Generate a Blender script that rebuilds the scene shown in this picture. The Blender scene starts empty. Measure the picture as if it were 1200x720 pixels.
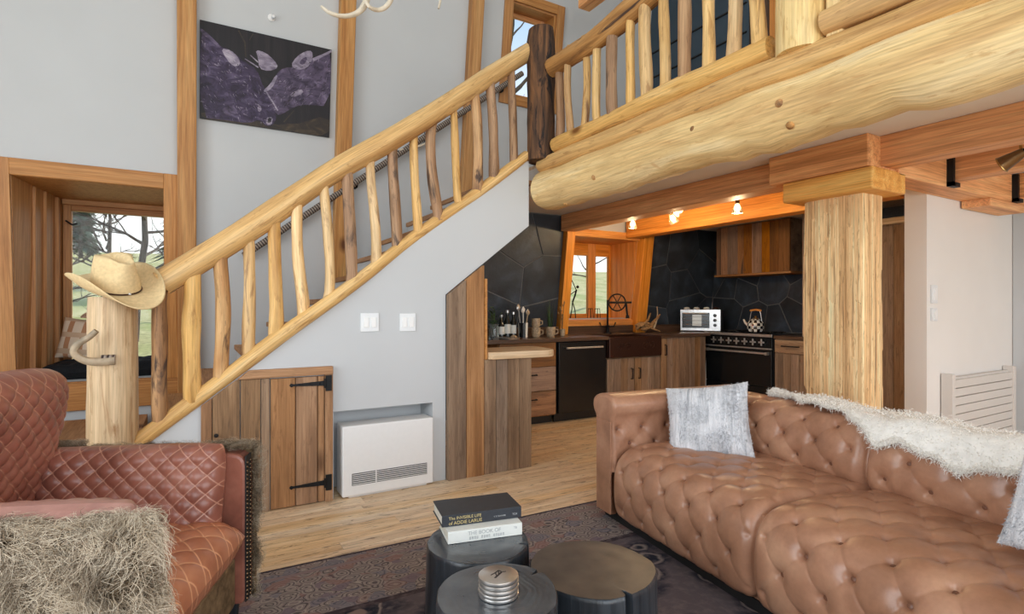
import bpy, math, random
import numpy as np
from mathutils import Vector, Matrix, noise
SC = bpy.context.scene
COL = SC.collection
rnd = random.Random(11)
nrng = np.random.default_rng(5)
PI = math.pi
# ------------------------------------------------------------------ camera
FOC = 645.0                      # focal length in pixels of the 1200 px frame
CAM_H = 1.25
PSI = math.radians(30.38)        # camera yaw from +Y towards +X
FWX, FWY = math.sin(PSI), math.cos(PSI)
RTX, RTY = math.cos(PSI), -math.sin(PSI)
cam = bpy.data.cameras.new('camera')
cam.sensor_width = 36.0
cam.lens = FOC / 1200 * 36.0
cam.clip_start = 0.02
cam.clip_end = 300
cam_o = bpy.data.objects.new('camera', cam)
COL.objects.link(cam_o)
cam_o.location = (0, 0, CAM_H)
cam_o.rotation_euler = (PI / 2, 0, -PSI)
SC.camera = cam_o
# ------------------------------------------------------------------ view
SC.view_settings.view_transform = 'Standard'
SC.view_settings.look = 'None'
SC.view_settings.exposure = -0.06
SC.view_settings.gamma = 1.0
SC.view_settings.use_curve_mapping = False
try:
    SC.cycles.max_bounces = 10
    SC.cycles.diffuse_bounces = 6
    SC.cycles.glossy_bounces = 4
    SC.cycles.sample_clamp_indirect = 6.0
    SC.cycles.caustics_reflective = False
    SC.cycles.caustics_refractive = False
except Exception:
    pass
# ------------------------------------------------------------------ sky
W = bpy.data.worlds.new('sky')
SC.world = W
W.use_nodes = True
wn = W.node_tree.nodes
wl = W.node_tree.links
wn.clear()
o_ = wn.new('ShaderNodeOutputWorld')
b_ = wn.new('ShaderNodeBackground')
tcn = wn.new('ShaderNodeTexCoord')
sx_ = wn.new('ShaderNodeSeparateXYZ')
rp_ = wn.new('ShaderNodeValToRGB')
rp_.color_ramp.elements[0].position = 0.22
rp_.color_ramp.elements[0].color = (1.0, 1.0, 1.0, 1)
rp_.color_ramp.elements[1].position = 0.55
rp_.color_ramp.elements[1].color = (0.27, 0.48, 0.80, 1)
nz_ = wn.new('ShaderNodeTexNoise')
nz_.inputs['Scale'].default_value = 3.0
nz_.inputs['Detail'].default_value = 5
r2_ = wn.new('ShaderNodeValToRGB')
r2_.color_ramp.elements[0].position = 0.48
r2_.color_ramp.elements[0].color = (0, 0, 0, 1)
r2_.color_ramp.elements[1].position = 0.68
r2_.color_ramp.elements[1].color = (0.8, 0.8, 0.8, 1)
mx_ = wn.new('ShaderNodeMix')
mx_.data_type = 'RGBA'
mx_.inputs[7].default_value = (0.95, 0.96, 1.0, 1)
wl.new(tcn.outputs['Generated'], sx_.inputs[0])
wl.new(sx_.outputs[2], rp_.inputs[0])
wl.new(tcn.outputs['Generated'], nz_.inputs['Vector'])
wl.new(nz_.outputs[0], r2_.inputs[0])
wl.new(r2_.outputs[0], mx_.inputs[0])
wl.new(rp_.outputs[0], mx_.inputs[6])
wl.new(mx_.outputs[2], b_.inputs[0])
b_.inputs[1].default_value = 1.35
wl.new(b_.outputs[0], o_.inputs[0])
# ------------------------------------------------------------------ sun and daylight of the glazed gable behind the camera
def light(name, kind, loc, energy, color, direction=None, **kw):
    l = bpy.data.lights.new(name, kind)
    l.energy = energy
    l.color = color
    for k, v in kw.items():
        setattr(l, k, v)
    o = bpy.data.objects.new(name, l)
    COL.objects.link(o)
    o.location = loc
    if direction is not None:
        o.rotation_euler = Vector(direction).to_track_quat('-Z', 'Y').to_euler()
    return o
light('sun', 'SUN', (20, 20, 20), 5.0, (1.0, 0.93, 0.82), (-0.80, -0.42, -0.50), angle=0.02)
light('gable_daylight', 'AREA', (1.9, -3.9, 2.0), 420, (0.86, 0.945, 1.0), (0.05, 1, -0.02), shape='RECTANGLE', size=8.6, size_y=3.6)
light('side_fill_light', 'AREA', (-3.85, 0.7, 2.0), 230, (0.86, 0.945, 1.0), (1, 0.05, -0.02), shape='RECTANGLE', size=4.3, size_y=2.7)  # added fill from the left, brightens the faces turned to -X

# ------------------------------------------------------------------ pixel helpers (a pixel is only a direction)
def ray(x, y):
    d = x - 600.0
    return Vector((FWX * FOC + RTX * d, FWY * FOC + RTY * d, 360.0 - y))
CAMP = Vector((0, 0, CAM_H))
def at_y(x, y, Y):
    r = ray(x, y); return CAMP + r * (Y / r.y)
def at_x(x, y, X):
    r = ray(x, y); return CAMP + r * (X / r.x)
def at_z(x, y, Z):
    r = ray(x, y); return CAMP + r * ((Z - CAM_H) / r.z)
LEAN, YB = 0.13, 5.62
def wall_y(z):                    # the leaning outer wall
    return YB - LEAN * z
def at_wall(x, y, off=0.0):
    r = ray(x, y)
    # Y = YB - off - LEAN*z
    t = (YB - off - LEAN * CAM_H) / (r.y + LEAN * r.z)
    return CAMP + r * t

# ------------------------------------------------------------------ mesh builder
class MB:
    def __init__(s):
        s.v = []; s.f = []; s.t = []
    def add(s, verts, faces, tc=None):
        n = len(s.v)
        s.v += [tuple(p) for p in verts]
        s.t += [tuple(p) for p in (tc if tc is not None else verts)]
        s.f += [tuple(i + n for i in f) for f in faces]
        return s
    def obox(s, c, half, axes=None, grain=None):
        c = Vector(c)
        ax = axes or (Vector((1, 0, 0)), Vector((0, 1, 0)), Vector((0, 0, 1)))
        g = grain if grain is not None else max(range(3), key=lambda i: half[i])
        o1, o2 = [i for i in range(3) if i != g]
        vs, ts = [], []
        off = (c.x * .7 + c.y * .3, c.y * .9 + c.z * .3, c.z * .6 + c.x * .2)
        for k in (-1, 1):
            for j in (-1, 1):
                for i in (-1, 1):
                    h = (i * half[0], j * half[1], k * half[2])
                    vs.append(c + ax[0] * h[0] + ax[1] * h[1] + ax[2] * h[2])
                    ts.append((h[o1] + off[0], h[o2] + off[1], h[g] + off[2]))
        return s.add(vs, [(0, 2, 3, 1), (4, 5, 7, 6), (0, 1, 5, 4), (2, 6, 7, 3), (0, 4, 6, 2), (1, 3, 7, 5)], ts)
    def bx(s, x0, x1, y0, y1, z0, z1, grain=None):
        return s.obox(((x0 + x1) / 2, (y0 + y1) / 2, (z0 + z1) / 2), (abs(x1 - x0) / 2, abs(y1 - y0) / 2, abs(z1 - z0) / 2), None, grain)
    def beam(s, a, b, w, h, up=(0, 0, 1)):
        a, b = Vector(a), Vector(b)
        d = (b - a); L = d.length; d.normalize()
        u = Vector(up); sd = d.cross(u).normalized(); u = sd.cross(d).normalized()
        return s.obox((a + b) / 2, (w / 2, h / 2, L / 2), (sd, u, d), 2)
    def tube(s, path, radii, seg=12, cap=True, wob=0.0, flat=None, seed=0.0):
        path = [Vector(p) for p in path]
        n = len(path)
        if not hasattr(radii, '__len__'):
            radii = [radii] * n
        L = 0.0
        vs, ts, fs = [], [], []
        prev = None
        off = rnd.random() * 20
        for i, p in enumerate(path):
            d = (path[min(i + 1, n - 1)] - path[max(i - 1, 0)]).normalized()
            if prev is None:
                ref = Vector((0, 0, 1)) if abs(d.z) < .9 else Vector((0, 1, 0))
                a = d.cross(ref).normalized()
            else:
                a = (prev - d * prev.dot(d)).normalized()
            prev = a
            b = d.cross(a)
            if i: L += (p - path[i - 1]).length
            for k in range(seg):
                an = 2 * PI * k / seg
                r = radii[i]
                if wob:
                    r *= 1 + wob * noise.noise(Vector((math.cos(an) * 1.3 + seed * 7.1, math.sin(an) * 1.3 + seed, L * 3.2 + seed * 3)))
                q = a * (math.cos(an) * r) + b * (math.sin(an) * r)
                vs.append(p + q)
                ts.append((math.cos(an) * radii[i] + off, math.sin(an) * radii[i], L + off))
        for i in range(n - 1):
            for k in range(seg):
                k2 = (k + 1) % seg
                fs.append((i * seg + k, i * seg + k2, (i + 1) * seg + k2, (i + 1) * seg + k))
        if cap:
            fs.append(tuple(range(seg))[::-1])
            fs.append(tuple((n - 1) * seg + k for k in range(seg)))
        return s.add(vs, fs, ts)
    def lathe(s, prof, c=(0, 0, 0), seg=24, axes=None, sx=1.0, sy=1.0):
        c = Vector(c)
        ax = axes or (Vector((1, 0, 0)), Vector((0, 1, 0)), Vector((0, 0, 1)))
        vs, fs, ts = [], [], []
        n = len(prof)
        for r, z in prof:
            for k in range(seg):
                a = 2 * PI * k / seg
                p = (math.cos(a) * r * sx, math.sin(a) * r * sy, z)
                vs.append(c + ax[0] * p[0] + ax[1] * p[1] + ax[2] * p[2])
                ts.append(p)
        for i in range(n - 1):
            for k in range(seg):
                k2 = (k + 1) % seg
                fs.append((i * seg + k, i * seg + k2, (i + 1) * seg + k2, (i + 1) * seg + k))
        if prof[0][0] > 1e-6: fs.append(tuple(range(seg))[::-1])
        if prof[-1][0] > 1e-6: fs.append(tuple((n - 1) * seg + k for k in range(seg)))
        return s.add(vs, fs, ts)
    def prism(s, poly, ext, tc=None):
        """poly: planar 3D points (counter-clockwise seen from -ext side is irrelevant), ext: vector"""
        poly = [Vector(p) for p in poly]; e = Vector(ext); n = len(poly)
        nrm = Vector((0, 0, 0))
        for i in range(n):
            nrm += (poly[i] - poly[0]).cross(poly[(i + 1) % n] - poly[0])
        if nrm.dot(e) > 0: poly = poly[::-1]
        vs = poly + [p + e for p in poly]
        fs = [tuple(range(n)), tuple(range(n, 2 * n))[::-1]]
        for i in range(n):
            j = (i + 1) % n
            fs.append((j, i, n + i, n + j))
        return s.add(vs, fs, tc)
    def grid(s, P, closed=False, flip=False, tc=None):
        nu, nv = P.shape[:2]
        fs = []
        for i in range(nu - 1 + (1 if closed else 0)):
            i2 = (i + 1) % nu
            for j in range(nv - 1):
                q = (i * nv + j, i2 * nv + j, i2 * nv + j + 1, i * nv + j + 1)
                fs.append(q[::-1] if flip else q)
        return s.add(P.reshape(-1, 3).tolist(), fs, None if tc is None else tc.reshape(-1, 3).tolist())
    def build(s, name, mat, parent=None, world=False, smooth=False, bevel=0.0, seg=2, sharp=40):
        off = Vector((0, 0, 0))
        if world:
            p = parent
            while p is not None:
                off = off + p.location; p = p.parent
        me = bpy.data.meshes.new(name)
        if world:
            me.from_pydata([(a - off.x, b - off.y, c - off.z) for a, b, c in s.v], [], s.f)
        else:
            me.from_pydata(s.v, [], s.f)
        at = me.attributes.new('tc', 'FLOAT_VECTOR', 'POINT')
        at.data.foreach_set('vector', np.array(s.t, dtype=np.float32).ravel())
        if smooth:
            me.polygons.foreach_set('use_smooth', [True] * len(me.polygons))
            if sharp: me.set_sharp_from_angle(angle=math.radians(sharp))
        me.update()
        if mat is not None: me.materials.append(M[mat] if isinstance(mat, str) else mat)
        o = bpy.data.objects.new(name, me)
        COL.objects.link(o)
        if parent is not None: o.parent = parent
        if bevel:
            md = o.modifiers.new('bevel', 'BEVEL')
            md.width = bevel; md.segments = seg; md.limit_method = 'ANGLE'; md.angle_limit = math.radians(35)
        return o
def tag(o, label, cat, group=None):
    o['label'] = label; o['category'] = cat
    if group: o['group'] = group
    return o
def thing(name, label, cat, loc=(0, 0, 0), rotz=0.0, group=None):
    o = bpy.data.objects.new(name, None)
    o.empty_display_size = 0.1
    COL.objects.link(o)
    o.location = loc; o.rotation_euler = (0, 0, rotz)
    return tag(o, label, cat, group)
def struct(o):
    o['kind'] = 'structure'; return o
def stuff(o):
    o['kind'] = 'stuff'; return o
def shell(name, loc=(0, 0, 0)):
    o = bpy.data.objects.new(name, None); COL.objects.link(o); o.location = loc
    return struct(o)
def share(src, name, parent, loc=(0, 0, 0), rot=(0, 0, 0), scale=(1, 1, 1)):
    c = src.copy(); COL.objects.link(c); c.name = name; c.parent = parent
    c.location = loc; c.rotation_euler = rot; c.scale = scale
    return c
def copy_tree(o, parent=None):
    c = o.copy(); COL.objects.link(c); c.parent = parent
    for ch in list(o.children): copy_tree(ch, c)
    return c
# ------------------------------------------------------------------ materials
M = {}
def lin(r, g, b):
    f = lambda u: (u / 255.0 / 12.92) if u / 255.0 <= 0.04045 else ((u / 255.0 + 0.055) / 1.055) ** 2.4
    return (f(r), f(g), f(b), 1.0)
class NT:
    def __init__(s, name):
        m = bpy.data.materials.new(name); m.use_nodes = True
        s.m = m; s.n = m.node_tree.nodes; s.l = m.node_tree.links
        s.n.clear()
        s.out = s.n.new('ShaderNodeOutputMaterial')
        s.b = s.n.new('ShaderNodeBsdfPrincipled')
        s.l.new(s.b.outputs[0], s.out.inputs[0])
        M[name] = m
    def node(s, t, **kw):
        n = s.n.new(t)
        for k, v in kw.items(): setattr(n, k, v)
        return n
    def link(s, a, b): s.l.new(a, b)
    def coord(s, kind='tc', rand=True):
        if kind == 'tc':
            a = s.node('ShaderNodeAttribute', attribute_name='tc'); v = a.outputs['Vector']
        else:
            a = s.node('ShaderNodeTexCoord'); v = a.outputs['Object' if kind == 'obj' else 'Generated']
        if rand:
            oi = s.node('ShaderNodeObjectInfo')
            ml = s.node('ShaderNodeMath', operation='MULTIPLY'); ml.inputs[1].default_value = 53.0
            s.link(oi.outputs['Random'], ml.inputs[0])
            ad = s.node('ShaderNodeVectorMath', operation='ADD')
            s.link(v, ad.inputs[0]); s.link(ml.outputs[0], ad.inputs[1])
            v = ad.outputs[0]
        return v
    def scaled(s, v, sc):
        m = s.node('ShaderNodeVectorMath', operation='MULTIPLY'); m.inputs[1].default_value = sc
        s.link(v, m.inputs[0]); return m.outputs[0]
    def noise(s, v, scale=1.0, detail=4, dist=0.0, rough=0.55):
        n = s.node('ShaderNodeTexNoise')
        n.inputs['Scale'].default_value = scale; n.inputs['Detail'].default_value = detail
        n.inputs['Distortion'].default_value = dist; n.inputs['Roughness'].default_value = rough
        s.link(v, n.inputs['Vector']); return n.outputs[0]
    def voro(s, v, scale=1.0, feature='F1', out='Distance'):
        n = s.node('ShaderNodeTexVoronoi', feature=feature)
        n.inputs['Scale'].default_value = scale
        s.link(v, n.inputs['Vector']); return n.outputs[out]
    def ramp(s, f, stops, interp='LINEAR'):
        r = s.node('ShaderNodeValToRGB'); cr = r.color_ramp; cr.interpolation = interp
        while len(cr.elements) < len(stops): cr.elements.new(0.5)
        for e, (p, c) in zip(cr.elements, stops):
            e.position = p; e.color = c if len(c) == 4 else (*c, 1)
        s.link(f, r.inputs[0]); return r.outputs[0]
    def mix(s, fac, a, b, mode='MIX'):
        m = s.node('ShaderNodeMix', data_type='RGBA', blend_type=mode)
        for i, x in ((0, fac), (6, a), (7, b)):
            if hasattr(x, 'links') or hasattr(x, 'is_linked'): s.link(x, m.inputs[i])
            else: m.inputs[i].default_value = x
        return m.outputs[2]
    def vary(s, col, amt, hue=0.0):
        oi = s.node('ShaderNodeObjectInfo')
        mr = s.node('ShaderNodeMapRange'); mr.inputs[3].default_value = 1 - amt; mr.inputs[4].default_value = 1 + amt
        s.link(oi.outputs['Random'], mr.inputs[0])
        h = s.node('ShaderNodeHueSaturation')
        s.link(mr.outputs[0], h.inputs['Value']); s.link(col, h.inputs['Color'])
        if hue:
            m2 = s.node('ShaderNodeMath', operation='MULTIPLY'); m2.inputs[1].default_value = 7.31
            fr = s.node('ShaderNodeMath', operation='FRACT')
            s.link(oi.outputs['Random'], m2.inputs[0]); s.link(m2.outputs[0], fr.inputs[0])
            m3 = s.node('ShaderNodeMapRange'); m3.inputs[3].default_value = 1 - hue; m3.inputs[4].default_value = 1 + hue
            s.link(fr.outputs[0], m3.inputs[0]); s.link(m3.outputs[0], h.inputs['Saturation'])
        return h.outputs[0]
    def color(s, c):
        if hasattr(c, 'is_linked'): s.link(c, s.b.inputs['Base Color'])
        else: s.b.inputs['Base Color'].default_value = c
    def set(s, rough=0.5, metal=0.0, spec=0.5, **kw):
        s.b.inputs['Roughness'].default_value = rough; s.b.inputs['Metallic'].default_value = metal
        s.b.inputs['Specular IOR Level'].default_value = spec
        for k, v in kw.items(): s.b.inputs[k.replace('_', ' ')].default_value = v
    def bump(s, h, strength=0.3, dist=0.01):
        b = s.node('ShaderNodeBump'); b.inputs['Strength'].default_value = strength; b.inputs['Distance'].default_value = dist
        s.link(h, b.inputs['Height']); s.link(b.outputs[0], s.b.inputs['Normal'])
def plain(name, col, rough=0.5, metal=0.0, spec=0.5, nscale=40, namt=0.06, **kw):
    t = NT(name); v = t.coord('tc')
    n = t.noise(v, nscale, 3)
    c2 = tuple(max(0, x * (1 - 2.5 * namt)) for x in col[:3]) + (1,)
    c3 = tuple(min(1, x * (1 + 1.5 * namt)) for x in col[:3]) + (1,)
    t.color(t.ramp(n, [(0.3, c2), (0.7, c3)])); t.set(rough, metal, spec, **kw)
    return t
def wood(name, dark, mid, light_, across=22, along=1.0, fine=150, rough=0.6, bump=0.25, var=0.1, hue=0.0, knots=0.0, streak=None, samt=0.62, kcol=None, spec=0.35, fleck=0, fcol=None, famt=0.55, fth=0.56):
    t = NT(name); v = t.coord('tc')
    n1 = t.noise(t.scaled(v, (across, across, along)), 1.0, 5, 0.8)
    c = t.ramp(n1, [(0.28, dark), (0.5, mid), (0.72, light_)])
    n2 = t.noise(t.scaled(v, (fine, fine, fine / 28)), 1.0, 3)
    g = t.ramp(n2, [(0.3, (0.70, 0.68, 0.66, 1)), (0.7, (1.14, 1.14, 1.14, 1))])
    c = t.mix(0.85, c, g, 'MULTIPLY')
    if fleck:
        nf = t.noise(t.scaled(v, (fleck, fleck, fleck * .16)), 1.0, 5, 0.6, 0.68)
        c = t.mix(t.ramp(nf, [(fth, (0, 0, 0, 1)), (fth + 0.10, (famt, famt, famt, 1))]), c, fcol or dark)
    if streak:
        n3 = t.noise(t.scaled(v, (across * .8, across * .8, along * 1.6)), 1.0, 6, 1.5, 0.62)
        f = t.ramp(n3, [(samt, (0, 0, 0, 1)), (samt + 0.09, (1, 1, 1, 1))])
        c = t.mix(f, c, streak)
    if knots:
        vd = t.voro(t.scaled(v, (knots, knots, knots * .55)), 1.0)
        f = t.ramp(vd, [(0.05, (1, 1, 1, 1)), (0.13, (0, 0, 0, 1))])
        c = t.mix(f, c, kcol or dark)
    if var: c = t.vary(c, var, hue)
    t.color(c); t.set(rough, 0, spec)
    if bump: t.bump(n2, bump, 0.004)
    return t
# ------------------------------------------------------------------ material set
def wallmat(name, col):
    t = NT(name); v = t.coord('tc', False)
    n = t.noise(v, 1.7, 3)
    a = tuple(x * 0.97 for x in col[:3]) + (1,)
    t.color(t.ramp(n, [(0.35, a), (0.65, col)])); t.set(0.85, 0, 0.25)
    t.bump(t.noise(v, 160, 3), 0.06, 0.002)
wallmat('plaster', lin(196, 198, 200))
wallmat('plaster_hall', lin(230, 226, 222))
wallmat('ceiling_white', lin(232, 229, 226))
wallmat('slate_paint', lin(66, 80, 92))
wood('log', lin(184, 138, 87), lin(223, 182, 122), lin(240, 207, 154), 9, 0.9, 110, 0.5, 0.4, 0.07, 0.1, 2.6, lin(138, 103, 74), 0.62, lin(121, 80, 47), 0.35, 34, lin(148, 103, 61))
wood('log_pale', lin(204, 163, 104), lin(233, 200, 138), lin(246, 223, 173), 6, 1.2, 110, 0.5, 0.5, 0.04, 0.05, 0, lin(208, 159, 100), 0.66, lin(117, 72, 40), 0.35, 42, lin(187, 139, 82))
wood('log_bark', lin(112, 76, 50), lin(190, 142, 92), lin(214, 174, 122), 11, 1.1, 100, 0.6, 0.5, 0.08, 0.1, 2.6, lin(74, 56, 48), 0.57, lin(84, 52, 32), 0.3, 30, lin(92, 62, 42))
wood('log_grey', lin(126, 94, 70), lin(170, 132, 98), lin(200, 164, 126), 11, 1.0, 100, 0.6, 0.5, 0.08, 0.1, 2.6, lin(92, 74, 62), 0.58, lin(86, 58, 40), 0.3, 30, lin(98, 74, 56), .7)
wood('log_dark', lin(36, 28, 24), lin(88, 62, 44), lin(150, 104, 66), 14, 1.6, 80, 0.75, 0.8, 0, 0, 2.6, lin(26, 24, 26), 0.52, lin(20, 18, 18))
wood('newel', lin(172, 138, 100), lin(210, 182, 144), lin(226, 204, 172), 10, 0.5, 110, 0.5, 0.25, 0, 0, 0, lin(158, 116, 76), 0.62, None, 0.35, 30, lin(160, 122, 84))
wood('fir', lin(158, 103, 55), lin(185, 130, 76), lin(198, 147, 93), 26, 0.7, 130, 0.5, 0.12, 0.05, 0.04)
wood('fir_dark', lin(191, 132, 85), lin(232, 168, 115), lin(246, 197, 141), 24, 0.8, 130, 0.55, 0.2, 0.05, 0.05, 1.6, None, 0.6, lin(125, 80, 50))
wood('fir_knotty', lin(160, 107, 60), lin(192, 141, 88), lin(209, 164, 109), 16, 0.8, 120, 0.5, 0.2, 0.05, 0.05, 2.4, lin(131, 82, 45), 0.68, lin(98, 58, 33))
wood('capital_wood', lin(210, 144, 68), lin(238, 176, 92), lin(246, 202, 120), 18, 0.7, 130, 0.5, 0.2, 0, 0, 2.0, None, 0.6, lin(133, 80, 40))
wood('fir_lamplit', lin(196, 118, 48), lin(222, 146, 66), lin(234, 166, 84), 24, 0.7, 130, 0.45, 0.1, 0.05, 0.04)  # fir with the lamps' warm brightness put into its colour
wood('barn', lin(111, 88, 69), lin(145, 117, 92), lin(168, 141, 113), 9, 0.8, 120, 0.85, 0.7, 0.12, 0.2, 2.0, lin(94, 75, 60), 0.62, lin(67, 47, 37), 0.3, 46, lin(90, 71, 56))
wood('barn_warm', lin(139, 101, 70), lin(167, 124, 87), lin(189, 146, 107), 7, 0.8, 120, 0.8, 0.6, 0.07, 0.1, 1.9, lin(131, 95, 66), 0.66, lin(94, 63, 42), 0.3, 40, lin(118, 84, 57))
wood('barn_mix', lin(104, 76, 54), lin(150, 106, 68), lin(178, 128, 82), 8, 0.7, 120, 0.75, 0.5, 0.28, 0.4, 1.9, lin(92, 72, 58), 0.62, lin(62, 40, 28), 0.3, 40, lin(86, 60, 44))
wood('column', lin(184, 139, 92), lin(242, 201, 147), lin(246, 238, 192), 42, 0.4, 170, 0.65, 0.9, 0, 0, 1.4, lin(133, 96, 65), 0.57, lin(113, 76, 50), 0.3, 60, lin(142, 104, 67))
wood('floor_wood', lin(209, 173, 133), lin(232, 202, 163), lin(242, 219, 186), 12, 1.2, 110, 0.42, 0.25, 0.06, 0.12, 0, lin(154, 118, 86), 0.66, None, 0.4, 52, lin(99, 72, 52), 0.9, 0.565)
wood('bar_top', lin(176, 142, 104), lin(214, 184, 146), lin(228, 204, 172), 12, 0.8, 100, 0.4, 0.1, 0, 0, 0, lin(140, 104, 72), 0.68)
wood('counter', lin(58, 42, 34), lin(92, 70, 56), lin(116, 92, 74), 14, 0.8, 110, 0.3, 0.1, 0, 0)
wood('charred', lin(22, 25, 29), lin(42, 46, 51), lin(64, 68, 73), 16, 1.5, 80, 0.34, 0.5, 0.1, 0, 0, None, 0.6, None, 0.5)
wood('branch', lin(52, 44, 40), lin(96, 84, 76), lin(136, 122, 110), 20, 2, 80, 0.9, 0.3, 0.1)
plain('white_metal', lin(232, 231, 230), 0.35, 0, 0.5, 40, 0.006)
plain('switch_white', lin(224, 226, 228), 0.4, 0, 0.5, 40, 0.006)
plain('black_iron', lin(30, 29, 30), 0.55, 0.6, 0.5)
plain('black_gloss', lin(20, 23, 26), 0.22, 0.0, 0.6)
plain('black_enamel', lin(24, 26, 28), 0.3, 0.0, 0.6)
plain('grille_dark', lin(58, 61, 63), 0.6, 0.0)
plain('steel', lin(206, 206, 206), 0.3, 0.75)
plain('brass', lin(176, 140, 84), 0.3, 1.0)
plain('bronze', lin(120, 92, 62), 0.32, 0.9)
plain('copper_dark', lin(70, 46, 38), 0.42, 0.7)
plain('felt', lin(222, 196, 150), 0.85, 0, 0.2, 60, 0.05)
plain('felt_pink', lin(206, 168, 142), 0.85, 0, 0.2, 60, 0.05)
plain('black_cloth', lin(20, 22, 26), 0.9, 0, 0.25, 80, 0.2)
plain('book_black', lin(40, 43, 50), 0.5)
plain('book_white', lin(222, 222, 216), 0.6, 0, 0.5, 40, 0.01)
plain('paper', lin(226, 220, 204), 0.8)
plain('ink_gold', lin(196, 176, 120), 0.5)
plain('ink_grey', lin(168, 170, 170), 0.6)
plain('ink_black', lin(40, 36, 38), 0.5)
plain('bone', lin(214, 202, 182), 0.5, 0, 0.4, 14, 0.1)
plain('antler', lin(168, 150, 126), 0.55, 0, 0.4, 14, 0.16)
plain('coaster', lin(206, 202, 198), 0.3, 0.9, 0.5, 20, 0.05)
plain('nail', lin(88, 66, 46), 0.35, 0.9)
plain('ceramic_white', lin(226, 224, 218), 0.25)
plain('ceramic_tan', lin(178, 156, 128), 0.4, 0, 0.4, 60, 0.2)
plain('ceramic_black', lin(24, 24, 26), 0.25)
plain('plant_green', lin(72, 94, 56), 0.6, 0, 0.4, 30, 0.2)
plain('bottle_dark', lin(22, 26, 22), 0.12, 0, 0.6)
plain('radiator', lin(214, 208, 202), 0.4, 0, 0.5, 40, 0.006)
plain('rubber', lin(24, 22, 22), 0.7)
plain('dry_plant', lin(150, 116, 78), 0.7, 0, 0.3, 40, 0.2)
t = NT('rope'); v = t.coord('tc', False)
n = t.node('ShaderNodeTexWave', wave_type='BANDS', bands_direction='Z'); n.inputs['Scale'].default_value = 14; n.inputs['Distortion'].default_value = 0.6
t.link(v, n.inputs['Vector'])
t.color(t.ramp(n.outputs[0], [(0.25, lin(58, 46, 42)), (0.6, lin(150, 136, 124))])); t.set(0.7); t.bump(n.outputs[0], 0.5, 0.01)
# glass and lamps
t = NT('glass'); t.color((1, 1, 1, 1)); t.set(0.0, 0, 0.5, Transmission_Weight=1.0, IOR=1.01)
t.n.remove(t.b); tr = t.node('ShaderNodeBsdfTransparent'); gl = t.node('ShaderNodeBsdfGlossy'); gl.inputs['Roughness'].default_value = 0.02
lw = t.node('ShaderNodeFresnel'); lw.inputs[0].default_value = 1.2; ms = t.node('ShaderNodeMixShader')
tr.inputs[0].default_value = (0.97, 0.985, 0.98, 1)
t.link(lw.outputs[0], ms.inputs[0]); t.link(tr.outputs[0], ms.inputs[1]); t.link(gl.outputs[0], ms.inputs[2]); t.link(ms.outputs[0], t.out.inputs[0])
t = NT('bulb'); t.color((1, .8, .5, 1)); t.set(0.3, Emission_Color=(1.0, 0.72, 0.38, 1), Emission_Strength=14.0)
t = NT('oven_glow'); t.color((.1, .1, .1, 1)); t.set(0.15, Emission_Color=(1.0, 0.93, 0.8, 1), Emission_Strength=0.35)
t = NT('jar_glass'); t.color((0.85, 0.92, 0.9, 1)); t.set(0.05, 0, 0.5, Transmission_Weight=0.9, IOR=1.3)
t = NT('amber_glass'); t.color((0.75, 0.6, 0.42, 1)); t.set(0.08, 0, 0.5, Transmission_Weight=0.7, IOR=1.3)
# leathers
def leather(name, c1, c2, c3, rough=0.42, fine=260):
    t = NT(name); v = t.coord('tc', False)
    n = t.noise(v, 5, 4, 0.4)
    c = t.ramp(n, [(0.3, c1), (0.5, c2), (0.72, c3)])
    f = t.noise(v, 60, 4)
    c = t.mix(0.5, c, t.ramp(f, [(0.3, (0.86, 0.86, 0.86, 1)), (0.7, (1.08, 1.08, 1.08, 1))]), 'MULTIPLY')
    t.color(c); t.set(rough, 0, 0.45); t.bump(t.voro(v, fine), 0.08, 0.002)
leather('leather_tan', lin(142, 100, 76), lin(166, 120, 94), lin(184, 140, 112), 0.33)
leather('leather_button', lin(104, 68, 50), lin(122, 82, 62), lin(140, 98, 76), 0.4)
leather('leather_oxblood', lin(120, 72, 58), lin(148, 91, 74), lin(170, 113, 94), 0.34)
def quilt_leather(name, c1, c2, c3, q, seam, rough=0.34):
    t = NT(name); v = t.coord('tc', False)
    c = t.ramp(t.noise(v, 6, 4, 0.4), [(0.3, c1), (0.5, c2), (0.72, c3)])
    sp = t.node('ShaderNodeSeparateXYZ'); t.link(v, sp.inputs[0])
    ds = []
    for op in ('ADD', 'SUBTRACT'):
        m1 = t.node('ShaderNodeMath', operation=op); t.link(sp.outputs[0], m1.inputs[0]); t.link(sp.outputs[2], m1.inputs[1])
        m2 = t.node('ShaderNodeMath', operation='MULTIPLY_ADD'); m2.inputs[1].default_value = 1 / q; m2.inputs[2].default_value = (1.0 / q if op == 'ADD' else 0.0); t.link(m1.outputs[0], m2.inputs[0])
        m3 = t.node('ShaderNodeMath', operation='PINGPONG'); m3.inputs[1].default_value = 0.5; t.link(m2.outputs[0], m3.inputs[0])
        ds.append(m3.outputs[0])
    mn = t.node('ShaderNodeMath', operation='MINIMUM'); t.link(ds[0], mn.inputs[0]); t.link(ds[1], mn.inputs[1])
    f = t.ramp(mn.outputs[0], [(0.022, (0.8, 0.8, 0.8, 1)), (0.05, (0, 0, 0, 1))])
    t.color(t.mix(f, c, seam)); t.set(rough, 0, 0.5)
quilt_leather('leather_quilt', lin(117, 69, 57), lin(143, 87, 71), lin(162, 107, 89), 0.066, lin(186, 135, 112))
quilt_leather('leather_seat', lin(152, 92, 64), lin(172, 107, 77), lin(187, 124, 92), 0.10, lin(223, 165, 126), 0.38)
leather('leather_rose', lin(150, 104, 94), lin(172, 126, 114), lin(188, 144, 130), 0.36)
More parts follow.
